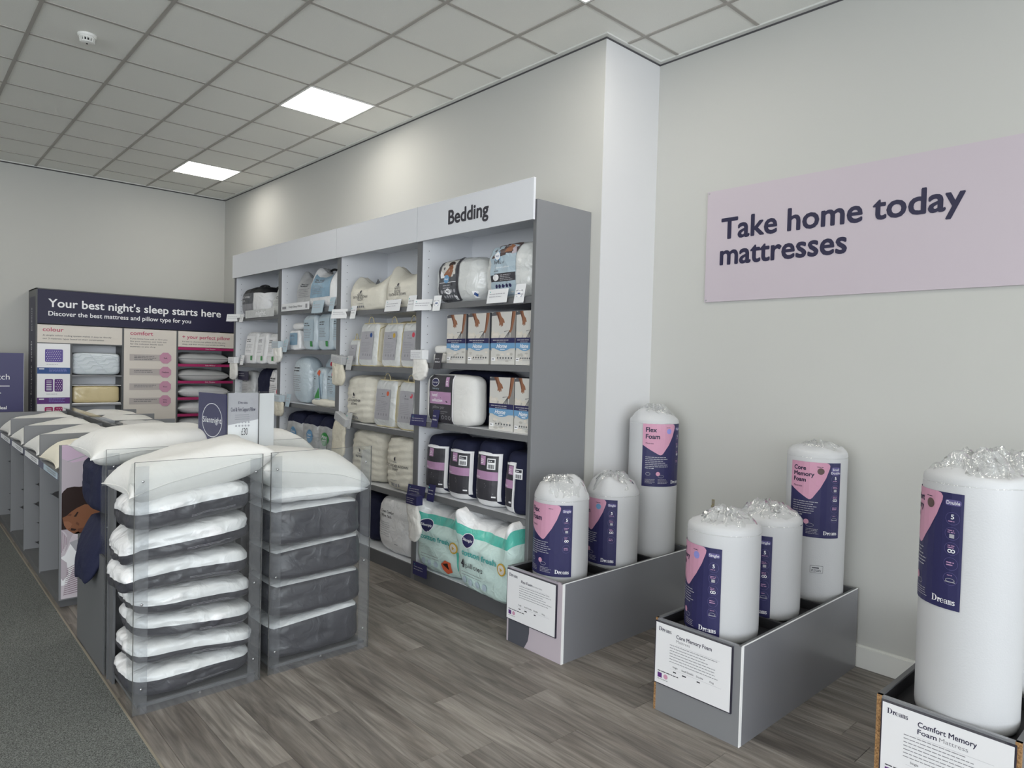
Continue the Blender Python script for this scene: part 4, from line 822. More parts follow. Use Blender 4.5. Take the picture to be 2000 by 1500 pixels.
# ------------------------------------------------------------------ rolled mattresses in floor boxes
def floor_box(label, yc, w, depth, kind):
    t = thing('mattress_box', label, 'display box', (2.818, yc, 0), FACE_W, 'floor boxes for rolled mattresses'); h = .455; x = w/2; th = .018
    fm = 'ink_pale_pink' if kind == 'flex' else 'grey_board'
    lw = .012 if kind == 'core' else .004 if kind == 'flex' else th; rw = th if kind == 'comfort' else .004
    box('front_panel', fm, t, -x+lw, x-rw, 0, th, 0, h)
    for sg in (-1, 1):
        e0, e1 = (-x, -x+th) if sg < 0 else (x-th, x)
        box('side_panel', 'grey_gloss', t, e0, e1, th if sg < 0 else th, depth, 0, h)
        box('top_edge', 'grey_dark', t, e0, e1, .003, depth, h, h+.002)
        if sg > 0 and kind != 'comfort': box('white_edge', 'edge_white', t, x-.0035, x+.0005, 0, depth, h-.001, h+.003)
        q0, q1 = (-x, -x+lw) if sg < 0 else (x-rw, x)
        box('front_edge', 'edge_white' if (sg > 0 and kind != 'comfort') else 'chipboard' if kind != 'flex' else 'grey_dark', t, q0, q1, 0, th, 0, h+.002)
    box('lining', 'black_lining', t, -x+th, -x+th+.003, th, depth-th, .40, h-.004); box('lining', 'black_lining', t, x-th-.003, x-th, th, depth-th, .40, h-.004); box('lining', 'black_lining', t, -x+th, x-th, th, th+.003, .40, h-.004)
    box('back_panel', 'grey_dark', t, -x+th, x-th, depth-th, depth, 0, h); box('platform', 'black_lining', t, -x+th, x-th, th, depth-th, .388, .402)
    for y in (.44, .88): box('divider', 'black_lining', t, -x+th, x-th, y-.008, y+.008, .402, h-.006)
    box('top_channel', 'acrylic_strip', t, -x+th+.005, x-th-.02, -.012, .004, h-.012, h+.006)
    if kind == 'flex':
        p = Print(flat_front(0)); p.poly([(-x+th, 0), (-x+.16, 0), (-x+.19, .05), (-x+.20, .10), (-x+.20, .16), (-x+th, .20)], 'ink_carpet', 0); p.poly([(-x+th, .20), (-x+.20, .16), (-x+.20, .22), (-x+th, .25)], 'ink_white', 1); p.build('front_print', t)
    bx0, bx1 = (-x+.006, x-.040) if kind != 'comfort' else (-x+.020, x-.012)
    bd = box('price_board', 'card_edge', t, bx0, bx1, -.010, -.0005, .140, .447); bw = bx1-bx0
    p = Print(flat_front(-.010), seed=int(yc*100)); p.rect(bx0+.005, .145, bx1-.005, .442, 'paper', 0); a = bx0+.022
    p.serif_logo(a, .404, .072, 'ink_navy_dark', 1)
    if kind == 'flex':
        p.text('Flex Foam', a+.105, .385, 'ink_navy_dark', w=.095, h=.016, layer=1, bold=.015); p.text('mattress', a+.205, .385, 'ink_grey', w=.075, h=.010, layer=1); ly, lx, n = .362, a+.09, 6
    elif kind == 'core':
        p.text('Core Memory Foam', a+.10, .392, 'ink_navy_dark', w=.19, h=.018, layer=1, bold=.015); p.text('Mattress', a+.10, .372, 'ink_grey', w=.075, h=.014, layer=1); ly, lx, n = .350, a+.065, 7
    else:
        p.text('Comfort Memory', a+.105, .392, 'ink_navy_dark', w=.185, h=.020, layer=1, bold=.015); p.text('Foam', a+.105, .366, 'ink_navy_dark', w=.062, h=.018, layer=1, bold=.015); p.text('Mattress', a+.175, .366, 'ink_grey', w=.09, h=.016, layer=1); ly, lx, n = .345, a+.06, 7
    p.rect(a+.10, ly+.008, bx1-.06, ly+.0088, 'ink_mid', 1); p.lines(lx, ly, .27, n, .0135, .0032, 'ink_grey', 1)
    for k, (wd, xx) in enumerate((('Single', .085), ('Small Double', .135), ('Double', .215), ('King', .285))):
        if kind == 'flex' or True: p.text(wd, a+xx, .245, 'ink_dark', h=.0085, layer=1)
        if kind == 'comfort' and k == 0: p.text('£299', a+xx, .222, 'ink_dark', h=.009, layer=1)
        elif k < 3: p.lines(a+xx+.003, .222, .022, 1, .01, .006, 'ink_dark', 1)
    p.rect(a+.07, .236, bx1-.05, .2367, 'ink_mid', 1); p.lines(a, .205, .15, 1, .01, .004, 'ink_dark', 1)
    p.rect(a, .174, a+.024, .198, 'ink_purple', 1); p.disc(a+.046, .186, .012, 'ink_pink', 1, 14); p.lines(a, .166, .06, 1, .01, .003, 'ink_grey', 1); p.build('print', bd)
    return t
floor_box('grey box of Flex Foam mattresses with a pink printed front', 2.832, .462, 1.29, 'flex'); floor_box('grey box labelled Core Memory Foam Mattress', 1.742, .462, 1.30, 'core'); floor_box('grey box labelled Comfort Memory Foam at the picture corner', .722, .456, 1.29, 'comfort')

def rolled_mattress(label, c, r, top, la, lz, title, size, seed, film=0.0, dome=.07, tilt=(0, 0), dot=None, small=False):
    t = thing('rolled_mattress', label, 'rolled mattress', (c[0], c[1], .4025), FACE_W, 'vacuum-rolled foam mattresses'); H = top-.4025; rd = random.Random(seed)
    def jit(P, i):
        rr = Vector((P.x, P.y, 0)).length; f = max(0, (P.z-(H-.02))/.1)
        n = noise.noise(Vector((P.x*9+seed, P.y*9, P.z*3)))
        if P.z >= H-.001 and rr < r*.93: P.z += (dome+.02)*(.5*n+.8*noise.noise(Vector((P.x*7+seed*3, P.y*7, 1))))*(1-rr/r)**.4
        else: P *= 1; P.x *= 1+.012*n; P.y *= 1+.012*n
        return P
    prof = [(r*.90, 0), (r*.965, .008), (r*.99, .022), (r, .04)]+[(r, .04+(H-.07)*k/8) for k in range(1, 9)]+[(r*.985, H-.012), (r*.93, H), (r*.82, H+dome*.55), (r*.66, H+dome*.85), (r*.45, H+dome), (r*.2, H+dome*.9), (r*.04, H+dome*.8)]
    MB().lathe(prof, 56, None, jit).build('roll', 'foam_cover', t, smooth=True)
    b = MB(); nu, nv = 64, 14     # crumpled clear wrapping gathered at the top
    def fm(i, j):
        a = 2*math.pi*i; rho = r*(1.012-.95*j**1.1); z = H-.035+(dome+.03+film)*math.sin(min(1, j*1.25)*math.pi/2)
        q = Vector((math.cos(a)*2.3+seed, math.sin(a)*2.3, j*2.2)); g = abs(noise.noise(q*1.3)); z += (.05+film*.9)*(.3-g)*min(1, j*4)+(.02+film*.5)*noise.noise(q*.8)*min(1, j*3); rho *= 1+.05*noise.noise(q*1.5)*min(1, j*3)
        return (rho*math.cos(a), rho*math.sin(a), z)
    b.grid(fm, nu, nv).build('plastic_wrap', 'cling_film', t, smooth=True)
    a0, a1 = math.radians(la[0])*r, math.radians(la[1])*r; z0, z1 = lz[0]-.4025, lz[1]-.4025; w, h = a1-a0, z1-z0
    p = Print(on_cylinder(r), .03, base=.0035, seed=seed); U = lambda u, v: (a0+u*w, z0+v*h)
    p.rect(a0, z0, a1, z1, 'ink_navy', 0)
    p.poly([U(*q) for q in ((0, 1), (.70, 1), (.745, .99), (.77, .965), (.765, .93), (.70, .80), (.60, .665), (.46, .525), (.43, .508), (.395, .505), (.36, .515), (.18, .585), (0, .66))], 'ink_pink', 1)
    th_, pt = (.072, .108) if len(title) == 2 else (.056, .078)
    for k, ln in enumerate(title): p.text(ln, *U(.075, .945-th_-pt*k), 'ink_navy_dark', h=h*th_, layer=2, bold=.03)
    p.text('Mattress', *U(.075, .915-pt*len(title)-.02), 'ink_navy_dark', h=h*.025, layer=2)
    if dot: p.disc(*U(.60, .885), .018, dot, 2, 16)
    p.lines(*U(.53, .94), w*.12, 1, .01, .003, 'ink_dark', 2)
    bw = .175; p.rect(*U(.80, .895 if not small else .84), *U(.975, .945), 'ink_badge', 1, rad=.008)
    if small: p.text('Small', *U(.888, .90), 'ink_white', h=h*.03, layer=2, align='c'); p.text('Double', *U(.888, .855), 'ink_white', h=h*.03, layer=2, align='c')
    else: p.text(size, *U(.888, .905), 'ink_white', w=w*.145, h=h*.032, layer=2, align='c')
    for k, v in enumerate((.785, .655, .525, .395, .265)):
        if k == 4 and title[0] == 'Flex': break
        cx, cy = U(.888, v); p.ring(cx, cy, .0235, .0012, 'ink_badge', 1)
        if k == 0: p.text('5', cx, cy-.002, 'ink_white', h=.017, layer=2, align='c', bold=.02); p.lines(cx-.014, cy-.012, .028, 1, .01, .003, 'ink_lilac', 2)
        elif k == 1: p.lines(cx-.014, cy+.010, .028, 2, .007, .003, 'ink_lilac', 2); p.rect(cx-.008, cy-.016, cx+.008, cy-.002, 'ink_mid', 2)
        elif k == 2: p.lines(cx-.012, cy+.010, .024, 2, .007, .003, 'ink_lilac', 2); p.ring(cx-.005, cy-.008, .007, .003, 'ink_white', 2, 12); p.ring(cx+.006, cy-.008, .007, .003, 'ink_white', 2, 12)
        elif k == 3: p.lines(cx-.014, cy+.003, .028, 2, .009, .004, 'ink_lilac', 2)
        else: p.lines(cx-.010, cy+.012, .02, 1, .01, .003, 'ink_lilac', 2); p.rect(cx-.017, cy-.012, cx+.017, cy-.009, 'ink_mid', 2); p.ring(cx, cy-.004, .015, .0015, 'ink_mid', 2, 14, ry=.007)
    p.lines(*U(.075, .465), w*.52, 6, h*.03, h*.009, 'ink_mid', 2); p.text('How to use', *U(.075, .285), 'ink_white', h=h*.02, layer=2)
    p.ring(*U(.14, .20), .016, .002, 'ink_mid', 2, 12, ry=.011); p.disc(*U(.36, .205), .014, 'ink_pink', 2, 14); p.ring(*U(.43, .165), .02, .0015, 'ink_mid', 2, 14, ry=.010)
    p.lines(*U(.075, .11), w*.22, 4, h*.02, h*.006, 'ink_mid', 2); p.lines(*U(.36, .11), w*.26, 4, h*.02, h*.006, 'ink_mid', 2)
    p.serif_logo(*U(.68, .045), w*.27, 'ink_white', 2)
    lab = p.build('label', t, 'navy and pink printed label'); t.rotation_euler = (tilt[0], tilt[1], FACE_W)
    return t
FX, CR = ['Flex', 'Foam'], ['Core', 'Memory', 'Foam']
rolled_mattress('short rolled Flex Foam mattress at the front of its box', (3.034, 2.832), .166, .925, (-38, 66), (.452, .872), FX, 'Single', 1, film=.02, dome=.07)
rolled_mattress('short rolled Flex Foam mattress, second in its box', (3.500, 2.815), .168, .905, (-53, 49), (.440, .852), FX, 'Single', 2, film=.02, dome=.065, dot='ink_lightblue')
rolled_mattress('tall rolled Flex Foam mattress in the corner by the pillar', (3.930, 2.820), .166, 1.345, (11, 113), (.893, 1.312), FX, 'Single', 3, film=.02, dome=.05, dot='ink_periwinkle')
rolled_mattress('short rolled Core Memory Foam mattress at the front of its box', (3.031, 1.742), .172, .945, (-76, 28), (.434, .850), CR, 'Single', 4, film=.03, dome=.02, dot='ink_periwinkle')
rolled_mattress('short rolled Core Memory Foam mattress, half hidden, second in its box', (3.480, 1.742), .168, .925, (-68, 34), (.425, .842), CR, 'Single', 5, film=.03, dome=.02)
t = rolled_mattress('tall rolled Core Memory Foam mattress labelled Small Double', (3.945, 1.698), .160, 1.245, (-28, 70), (.772, 1.188), CR, 'Small', 6, film=.015, dome=.02, dot='ink_brown', small=True)
p = Print(on_cylinder(.160), .03, base=.0035); p.rect(.05, .175, .115, .215, 'ink_dark', 0); p.rect(.0515, .1765, .1135, .2135, 'foam_cover', 1); p.lines(.06, .20, .045, 1, .01, .006, 'ink_dark', 2); p.lines(.056, .19, .052, 2, .007, .003, 'ink_dark', 2); p.build('stamp', t)
rolled_mattress('large rolled Comfort Memory Foam mattress labelled Double', (3.010, .705), .168, 1.325, (-100, 3), (.840, 1.262), ['Comfort', 'Memory', 'Foam'], 'Double', 7, film=.045, dome=.01, dot='ink_brown')
rolled_mattress('rolled Comfort Memory Foam mattress behind, cut by the picture edge', (3.480, .715), .168, 1.300, (-100, 3), (.840, 1.262), ['Comfort', 'Memory', 'Foam'], 'Double', 8, film=.045, dome=.01)

# ------------------------------------------------------------------ clear pillow bins
def bin_(label, x0, x1, y0, y1, h=1.187, side_z=0.0):
    t = thing('pillow_bin', label, 'display bin', ((x0+x1)/2, y0, 0), 0, 'clear acrylic pillow bins'); w = (x1-x0)/2; d = y1-y0; th = .005
    box('front_panel', 'acrylic', t, -w, w, 0, th, .0, h)
    for sg in (-1, 1):
        a0, a1 = (-w, -w+th) if sg < 0 else (w-th, w)
        pts = [(.005, 0), (.12, 0), (.125, h*.5), (.12, h-.12), (.095, h-.05), (.06, h-.012), (.005, h)]    # curved-top side wing
        n = len(pts); MB().add([(a0, y, z) for y, z in pts]+[(a1, y, z) for y, z in pts], [tuple(range(n)), tuple(range(2*n-1, n-1, -1))]+[(i, n+i, n+(i+1) % n, (i+1) % n) for i in range(n)]).build('side_wing', 'acrylic', t)
        box('corner_strip', 'acrylic_strip', t, *((-w+th, -w+.062) if sg < 0 else (w-.062, w-th)), th, th+.003, .0, h-.02)
        box('corner_edge', 'acrylic_edge', t, *((-w-.0015, -w+.001) if sg < 0 else (w-.001, w+.0015)), -.001, .006, 0, h+.001)
        for z in (.12, .52, h-.09):
            o = MB().lathe([(.0065, 0), (.0055, .003), (.002, .0042)], 10).build('bolt', 'metal', t, smooth=True); o.matrix_local = Matrix.Translation((sg*(w-.035), 0, z)) @ Matrix.Rotation(math.pi/2, 4, 'X')
        if not side_z or sg > 0: box('side_panel', 'grey_dark', t, *((-w+.008, -w+.02) if sg < 0 else (w-.02, w-.008)), d*.82, d-.012, 0, h-.12)
    box('top_edge', 'acrylic_edge', t, -w, w, 0, th, h, h+.0015); box('base_rail', 'acrylic_strip', t, -w+.03, w-.03, -.003, 0, .0, .055)
    o = MB().lathe([(.0065, 0), (.0055, .003)], 10).build('bolt', 'metal', t); o.matrix_local = Matrix.Translation((0, -.003, .028)) @ Matrix.Rotation(math.pi/2, 4, 'X')
    box('back_panel', 'grey_dark', t, -w, w, d-.012, d, 0, h-.10 if not side_z else side_z); box('tray', 'grey_dark', t, -w+.02, w-.02, .008, d-.012, .03, .045)
    if side_z: box('side_board', 'grey_dark', t, -w-.004, -w+.006, .02, d, 0, side_z)
    return t
bin_('clear acrylic pillow bin at the carpet edge, stacked with banded packs', .857, 1.457, 3.481, 3.990); bin_('clear acrylic pillow bin with deep charcoal packs, by the open floor', 1.508, 2.108, 3.495, 4.005)
bin_('grey-sided pillow bin behind the carpet-edge bin', .857, 1.457, 4.025, 4.690, side_z=.62); bin_('clear pillow bin behind the charcoal pack bin', 1.508, 2.108, 4.040, 4.690)
# banded pillow packs in the carpet-edge bin
rd = random.Random(2)
ords = ['lowest', 'second from the bottom', 'third from the bottom', 'fourth from the bottom', 'fifth from the bottom', 'sixth from the bottom', 'topmost']
ZB = (.047, .195, .310, .435, .565, .715, .870, 1.035); WBOT = (.130, .236, .363, .485, .636, .781, .956); TILT = (-.004, -.02, -.019, -.01, .004, .026, .029)
for k in range(7):
    z, h = ZB[k], ZB[k+1]-ZB[k]-.002; pr = (.012, .004, -.004, .006, .030, .018, .02)[k]; lim = 2*(WBOT[k]+.012-z)/h-1
    t = thing('banded_pillow_pack', 'white bagged pillow with charcoal band, '+ords[k]+' in its bin', 'pillow pack', (1.160-pr, 3.493, z), 0, 'charcoal-banded pillow packs')
    def df(P, s, k=k):
        e = P.x/(s.w/2); P.z += TILT[k]*e*(1 if k else max(0, P.z/s.h)); P.z -= .010*e*e*(1 if k else max(0, P.z/s.h)); P.y += .012*math.sin(P.x*11+k*2.1)
        if e < -.74 and k in (4, 5): P.z -= .05*(-.74-e)*2; P.x -= .02
        return P
    s = Soft(.57+.02*rd.random(), .44, h, 4.2, .008, 100+k, df, 13, .011)
    s.build_split(t, lambda u, v, q, L=lim: 'band' if q < L else 'bag', {'bag': ('bag', 'white_poly'), 'band': ('band', 'charcoal')}, 30)
    p = Print(s.surf, .04, base=.005, seed=k); p.lines(-.05+.02*k % .05, h*.28, .24, 2, .006, .0016, 'ink_mid', 0); p.build('fine_print', t)
for k, (z, h) in enumerate(((.047, .222), (.272, .200), (.475, .190), (.668, .215))):
    t = thing('charcoal_pillow_pack', 'deep charcoal pillow pack with white top edge, '+('lowest', 'second from the bottom', 'third from the bottom', 'highest')[k]+' in its bin', 'pillow pack', (1.805+(.0, .01, .005, -.004)[k], 3.507, z), 0, 'deep charcoal pillow packs')
    def df(P, s, k=k):
        e = P.x/(s.w/2); f = P.z/s.h; P.z += .018*e*(1 if k in (0, 2) else .3)*f; P.y += .02*f; return P
    s = Soft(.56, .42, h, 6.0, .007, 120+k, df, 9); lim = (.80, .93, .86, .86)[k]
    s.build_split(t, lambda u, v, q, L=lim: 'top' if q > L else 'band', {'top': ('bag', 'white_poly'), 'band': ('band', 'charcoal')}, 22)
    p = Print(s.surf, .05, base=.004, seed=k); p.text('66', .02, h*.5, 'ink_dark', h=.018, layer=0); p.build('fine_print', t)
make_pillow('display_pillow', 'plump white pillow flopped over the front of the carpet-edge bin', .73, .49, .215, (1.185, 3.735, 1.112), (0, -.20, .02), 'white_cloth', 3, lambda P: Vector((P.x, P.y, P.z-.10*max(0, -P.x-.20)+.65*max(0, P.x-.20)*max(0, .15+P.y))))
make_pillow('display_pillow', 'plump white pillow sloping down in the charcoal pack bin', .66, .48, .235, (1.800, 3.745, 1.050), (0, .14, 0), 'white_cloth', 5, lambda P: Vector((P.x, P.y, P.z-.35*max(0, P.x-.12)**1.3+.0)))
make_pillow('pillow', 'white bagged pillow under the sloping pillow', .585, .45, .10, (1.806, 3.740, .935), (0, 0, 0), 'white_poly', 6, k=.04)
make_pillow('display_pillow', 'long bright white pillow on the grey-sided bin', .78, .58, .20, (1.185, 4.365, 1.172), (.03, .0, 0), 'white_cloth', 7, lambda P: Vector((P.x, P.y, P.z-.13*max(0, -P.x-.15)-.05*max(0, P.x-.2))))
make_pillow('display_pillow', 'white pillow inside the bin behind the charcoal packs', .60, .50, .22, (1.800, 4.36, 1.125), (0, .08, 0), 'white_cloth', 9, lambda P: Vector((P.x, P.y, P.z-.25*max(0, P.x-.1)**1.2)))
for k, (x, z, w, h) in enumerate(((1.135, .795, .585, .315), (1.105, .560, .625, .225))):
    t = thing('navy_pillow_bag', ('navy bag bulging out beneath the long white pillow', 'navy bag drooping over the grey bin side')[k], 'bag', (x, 4.10, z), 0, 'navy bags in the grey-sided bin')
    def df(P, s, k=k):
        e = P.x/(s.w/2)
        if e < -.7: P.z -= (.0, .30)[k]*(-.7-e)*(1.2-P.z/s.h*.5)*2.0
        return P
    s = Soft(w, (.56, .48)[k], h, (5.0, 3.6)[k], .010, 130+k, df, 8); s.build('bag', 'navy_cloth', t, 22); p = Print(lambda a, b, o: (-w*.36+a, .02-o, h*.9+b), None); p.poly([(0, 0), (.05, .02), (.09, -.01), (.03, -.015)], 'ink_white', 0); p.build('care_label', t)
for k, z in enumerate((.05, .20, .35)): 
    t = thing('pillow_pack', 'white pillow pack low in the grey-sided bin, '+('lowest', 'middle', 'highest')[k], 'pillow pack', (1.16, 4.06, z), 0, 'packs inside the grey-sided bin'); Soft(.55, .5, .13, 3.2, .008, 140+k).build('bag', 'white_poly', t, 10)

# ------------------------------------------------------------------ sign holder standing between the bins
t = thing('header_sign', 'clear three-sided sign holder with navy Silentnight panel and priced card', 'sign', (1.43, 3.92, 1.02), 0)
A, B_, C_, D_ = (-.055, .29), (0, 0), (.178, .0), (.285, .035)
def wall_strip(name, mat, p0, p1, z0, z1, th=.003, off=0.0):
    v = Vector((p1[0]-p0[0], p1[1]-p0[1], 0)); n = Vector((v.y, -v.x, 0)).normalized(); q = [Vector((*p0, 0))+n*off, Vector((*p1, 0))+n*off]
    return MB().prism([tuple(q[0][:2]), tuple((q[0]+n*th)[:2]), tuple((q[1]+n*th)[:2]), tuple(q[1][:2])][::-1], z0, z1).build(name, mat, t)
def strip_print(p0, p1, off):
    v = Vector((p1[0]-p0[0], p1[1]-p0[1], 0)); L = v.length; v.normalize(); n = Vector((v.y, -v.x, 0))
    return L, (lambda a, b, o: tuple(Vector((*p0, 0))+v*a+n*(off+o)+Vector((0, 0, b))))
wall_strip('navy_panel', 'ink_navy', A, B_, .12, .45); L, mp = strip_print(A, B_, .003)
p = Print(mp); p.rect(0, .0, L, .14, 'ink_grey', 0); p.rect(0, .12, L, .455, 'ink_navy', .5); p.ring(L*.5, .30, L*.36, .004, 'ink_white', 1, 32, ry=.098); p.text('Silentnight', L*.5, .285, 'ink_white', w=L*.66, h=.034, layer=1, align='c'); p.build('navy_print', t)
wall_strip('price_card', 'paper', B_, C_, .0, .462); L, mp = strip_print(B_, C_, .003)
p = Print(mp, seed=5); p.poly([(0, .28), (L, .31), (L, .462), (0, .462)], 'ink_mid', 0); p.serif_logo(L*.34, .400, L*.30, 'ink_navy_dark', 1); p.text('Cool & Firm Support Pillow', L*.5, .358, 'ink_navy_dark', w=L*.78, h=.022, layer=1, align='c', bold=.01); p.lines(L*.24, .335, L*.5, 3, .012, .004, 'ink_grey', 1, words=False)
for r in range(2):
    for k in range(5): p.disc(L*(.28+.10*k), .295-.020*r, .006, 'ink_mid', 1, 8)
p.text('£30', L*.55, .222, 'ink_dark', w=L*.20, h=.040, layer=1, align='c'); p.ring(L*.24, .165, .024, .002, 'ink_mid', 1, 20); p.disc(L*.24, .165, .014, 'ink_mid', 1, 12, ry=.008); p.build('card_print', t)
wall_strip('blank_card', 'card_white', C_, D_, -.02, .458); wall_strip('clear_side', 'acrylic', A, B_, -.02, .470, off=.006); wall_strip('clear_front', 'acrylic', B_, C_, -.02, .472, off=.006); wall_strip('clear_return', 'acrylic', C_, D_, -.02, .470, off=.006); wall_strip('fold_edge', 'acrylic_edge', (.176, 0), (.180, 0), -.02, .472, off=.0065); wall_strip('fold_edge', 'acrylic_edge', (-.002, 0), (.002, 0), -.02, .472, off=.0065)
box('foot', 'acrylic_strip', t, -.02, .24, .004, .05, -.12, -.02)

# ------------------------------------------------------------------ cubby run with pillows along the carpet
GXL, GXR, GXM, GH = .857, 2.083, 1.42, 1.078
LY = [5.30, 6.06, 6.82, 7.60, 8.40]
t = thing('pillow_cubbies', 'long grey double-sided cubby run beside the carpet', 'display unit', (0, 0, 0))
for k, y in enumerate(LY):
    pn = box('partition', 'grey_board', t, GXL, GXM, y-.009, y+.009, .05, GH); box('edge_band', 'grey_dark', pn, GXL-.001, GXL, y-.009, y+.009, .05, GH)
for y in (5.30, 6.20, 7.065, 7.75, 8.44): box('partition', 'grey_board', t, GXM+.04, GXR, y-.009, y+.009, .05, GH)
box('spine', 'grey_dark', t, GXM, GXM+.04, 5.31, 8.45, .05, 1.10); box('spine_cap', 'acrylic_strip', t, GXM-.02, GXM+.06, 5.31, 8.45, 1.10, 1.112)
box('plinth', 'plinth', t, GXL+.01, GXR-.01, 5.31, 8.44, 0, .05); box('base', 'grey_dark', t, GXL+.005, GXR-.005, 5.30, 8.45, .045, .06); box('end_board', 'grey_dark', t, GXL+.005, GXR, 8.44, 8.455, .05, GH)
for k in range(4):
    y0, y1 = LY[k]+.009, LY[k+1]-.009; sh = box('sloped_shelf', 'grey_board', t, GXL+.01, GXM, y0, y1, .875, .89)
    ps = MB().box(GXL-.004, GXL, y0, y1, .842, .895).build('ticket_rail', 'acrylic_strip', t)
    tk = box('ticket', 'ink_sky' if k == 0 else 'card_white', ps, GXL-.0055, GXL-.004, y0+.03, y0+(.66 if k else .55), .848, .890)
    p = Print(lambda a, b, o: (GXL-.0055-o, a, b), seed=k); p.lines(y0+.08, .875, .35, 2, .014, .006, 'ink_grey'); p.build('print', tk)
# photo poster on the end of the run
t = thing('end_poster', 'photo poster of a dark-haired sleeper in striped bedding on the cubby end', 'poster', (GXL+.012, 5.2905, 0), 0)
PWd = GXR-GXL-.02; box('board', 'ink_pale_pink', t, 0, PWd, -.004, 0, .06, GH)
p = Print(flat_front(-.004)); G = lambda pts, m, l=1: p.poly(pts, m, l)
p.rect(0, .06, PWd, GH, 'ink_pale_pink', 0); G([(0, .99), (.06, .96), (.30, 1.0), (PWd, 1.0), (PWd, GH), (0, GH)], 'ink_lilac_pale', .5); G([(.03, .965), (.14, 1.0), (.14, 1.006), (.03, .972)], 'ink_mid', .7)
G([(0, .52), (.35, .52), (.38, .66), (.30, .77), (.14, .80), (.10, .795), (.07, .80), (.03, .795), (.01, .775), (0, .76)], 'ink_hair', 1)
G([(.005, .60), (.03, .612), (.055, .635), (.085, .655), (.13, .675), (.24, .66), (.28, .57), (.20, .50), (.12, .475), (.07, .485), (.035, .515), (.012, .56)], 'ink_face', 2)
G([(.03, .612), (.05, .606), (.058, .616), (.05, .622)], 'ink_skin_dark', 3); G([(.068, .60), (.088, .63), (.096, .628), (.082, .598)], 'ink_hair', 3); G([(.012, .575), (.04, .572), (.06, .552), (.05, .53), (.03, .52), (.014, .55)], 'ink_skin', 2.5); G([(.085, .565), (.10, .55), (.098, .535), (.08, .55)], 'ink_skin_dark', 3); G([(.055, .525), (.085, .515), (.075, .505), (.05, .51)], 'ink_hair', 3); G([(.09, .515), (.13, .52), (.13, .485), (.10, .49)], 'ink_skin_dark', 3)
G([(0, .52), (.018, .505), (.032, .48), (.03, .42), (.016, .36), (0, .36)], 'ink_sheet', 2.5)
for k in range(5): G([(.002+.0062*k, .51-.010*k), (.0045+.0062*k, .508-.010*k), (.003+.0062*k, .37+.012*k), (.0005+.0062*k, .368+.012*k)], 'ink_stripe', 3)
G([(0, .355), (.02, .37), (.032, .39), (.045, .44), (.065, .485), (.10, .50), (.13, .50), (.45, .52), (PWd, .50), (PWd, .06), (0, .06)], 'ink_sheet', 2); G([(0, .34), (.02, .35), (.05, .42), (.09, .45), (.13, .45), (.13, .30), (.07, .26), (.03, .15), (0, .15)], 'ink_white', 3); G([(.045, .43), (.10, .45), (.13, .42), (.13, .34), (.08, .37)], 'ink_mid', 3.4); G([(.0, .33), (.03, .30), (.04, .22), (.01, .18), (0, .2)], 'ink_pale_pink', 3.6)
for k in range(14): G([(.012+.0015*k, .085+.013*k), (.30, .06+.021*k+.05), (.30, .067+.021*k+.05), (.012+.0015*k, .089+.013*k)], 'ink_stripe', 4)
p.build('photo_print', t)
for k in range(4):
    y = (LY[k]+LY[k+1])/2
    make_pillow('display_pillow', ('cream-white', 'dimpled white', 'dimpled white', 'small white')[k]+' pillow in the '+('first cubby behind the poster', 'second cubby from the poster', 'third cubby from the poster', 'fourth cubby from the poster')[k], .56, .66, .150, (1.115, y, .998), (0, -.20, 0), 'cream_pale' if k == 0 else 'white_cloth', 20+k, lambda P: Vector((P.x, P.y, P.z-.20*max(0, -P.x-.16))), group='pillows on the carpet side of the cubbies')
for k, (y, x) in enumerate(((8.10, 1.77), (7.40, 1.77), (6.62, 1.72))):
    make_pillow('display_pillow', 'pillow on the shelf side of the cubbies, '+('farthest, near the sleep guide', 'in the middle', 'closest to the bins')[k], .50, .54, .17, (x, y, 1.015), (0, .06, 0), 'white_cloth' if k < 2 else 'grey_cloth', 30+k, group='pillows on the shelf side of the cubbies')
nk = 0
for k in range(4):
    y = (LY[k]+LY[k+1])/2
    for j in range(5 if k else 1):
        z = (.64 if not k else .12+.16*j); nk += 1
        o = thing('dark_pillow_pack', 'flat dark pillow pack with pointed corners stacked inside a cubby', 'pillow pack', (1.185+.012*((k+j) % 3), y-.01, z), 0, 'dark packs stacked in the cubbies')
        if nk == 1:
            me, sm = pillow_mesh(.54, .70, .11, 44, .14, n=12, wr=.006); me.materials.append(MATS['black']); dark_me = me
        link(bpy.data.objects.new('bag', dark_me), o)

# ------------------------------------------------------------------ sleep guide display on the end wall
DX0, DX1, DY, DZ = 1.282, 3.500, 9.36, 2.41
t = thing('sleep_guide_display', 'grey display unit headed Your best night\'s sleep starts here', 'display unit', (DX0, DY, 0), 0); W = DX1-DX0
box('side_panel', 'grey_dark', t, 0, .012, 0, .54, 0, DZ); box('side_panel', 'grey_dark', t, W-.012, W, 0, .54, 0, DZ); box('top_panel', 'grey_dark', t, 0, W, 0, .54, DZ-.012, DZ); box('back_panel', 'white_board', t, .012, W-.012, .52, .53, 0, DZ-.012); box('base', 'grey_dark', t, .012, W-.012, .0, .52, 0, .1)
hd = box('header_panel', 'ink_navy_dark', t, .012, W-.012, -.006, .012, 2.012, 2.395); p = Print(flat_front(-.006)); p.text("Your best night's sleep starts here", .115, 2.205, 'ink_white', w=1.915, h=.092, bold=.018); p.text('Discover the best mattress and pillow type for you', .115, 2.105, 'ink_white', w=1.54, h=.052, bold=.014); p.build('lettering', hd)
for x in (.340, .876, 1.496): box('post', 'grey_dark', t, x-.010, x+.010, -.002, .52, 0, 2.0 if x > .5 else 1.79)
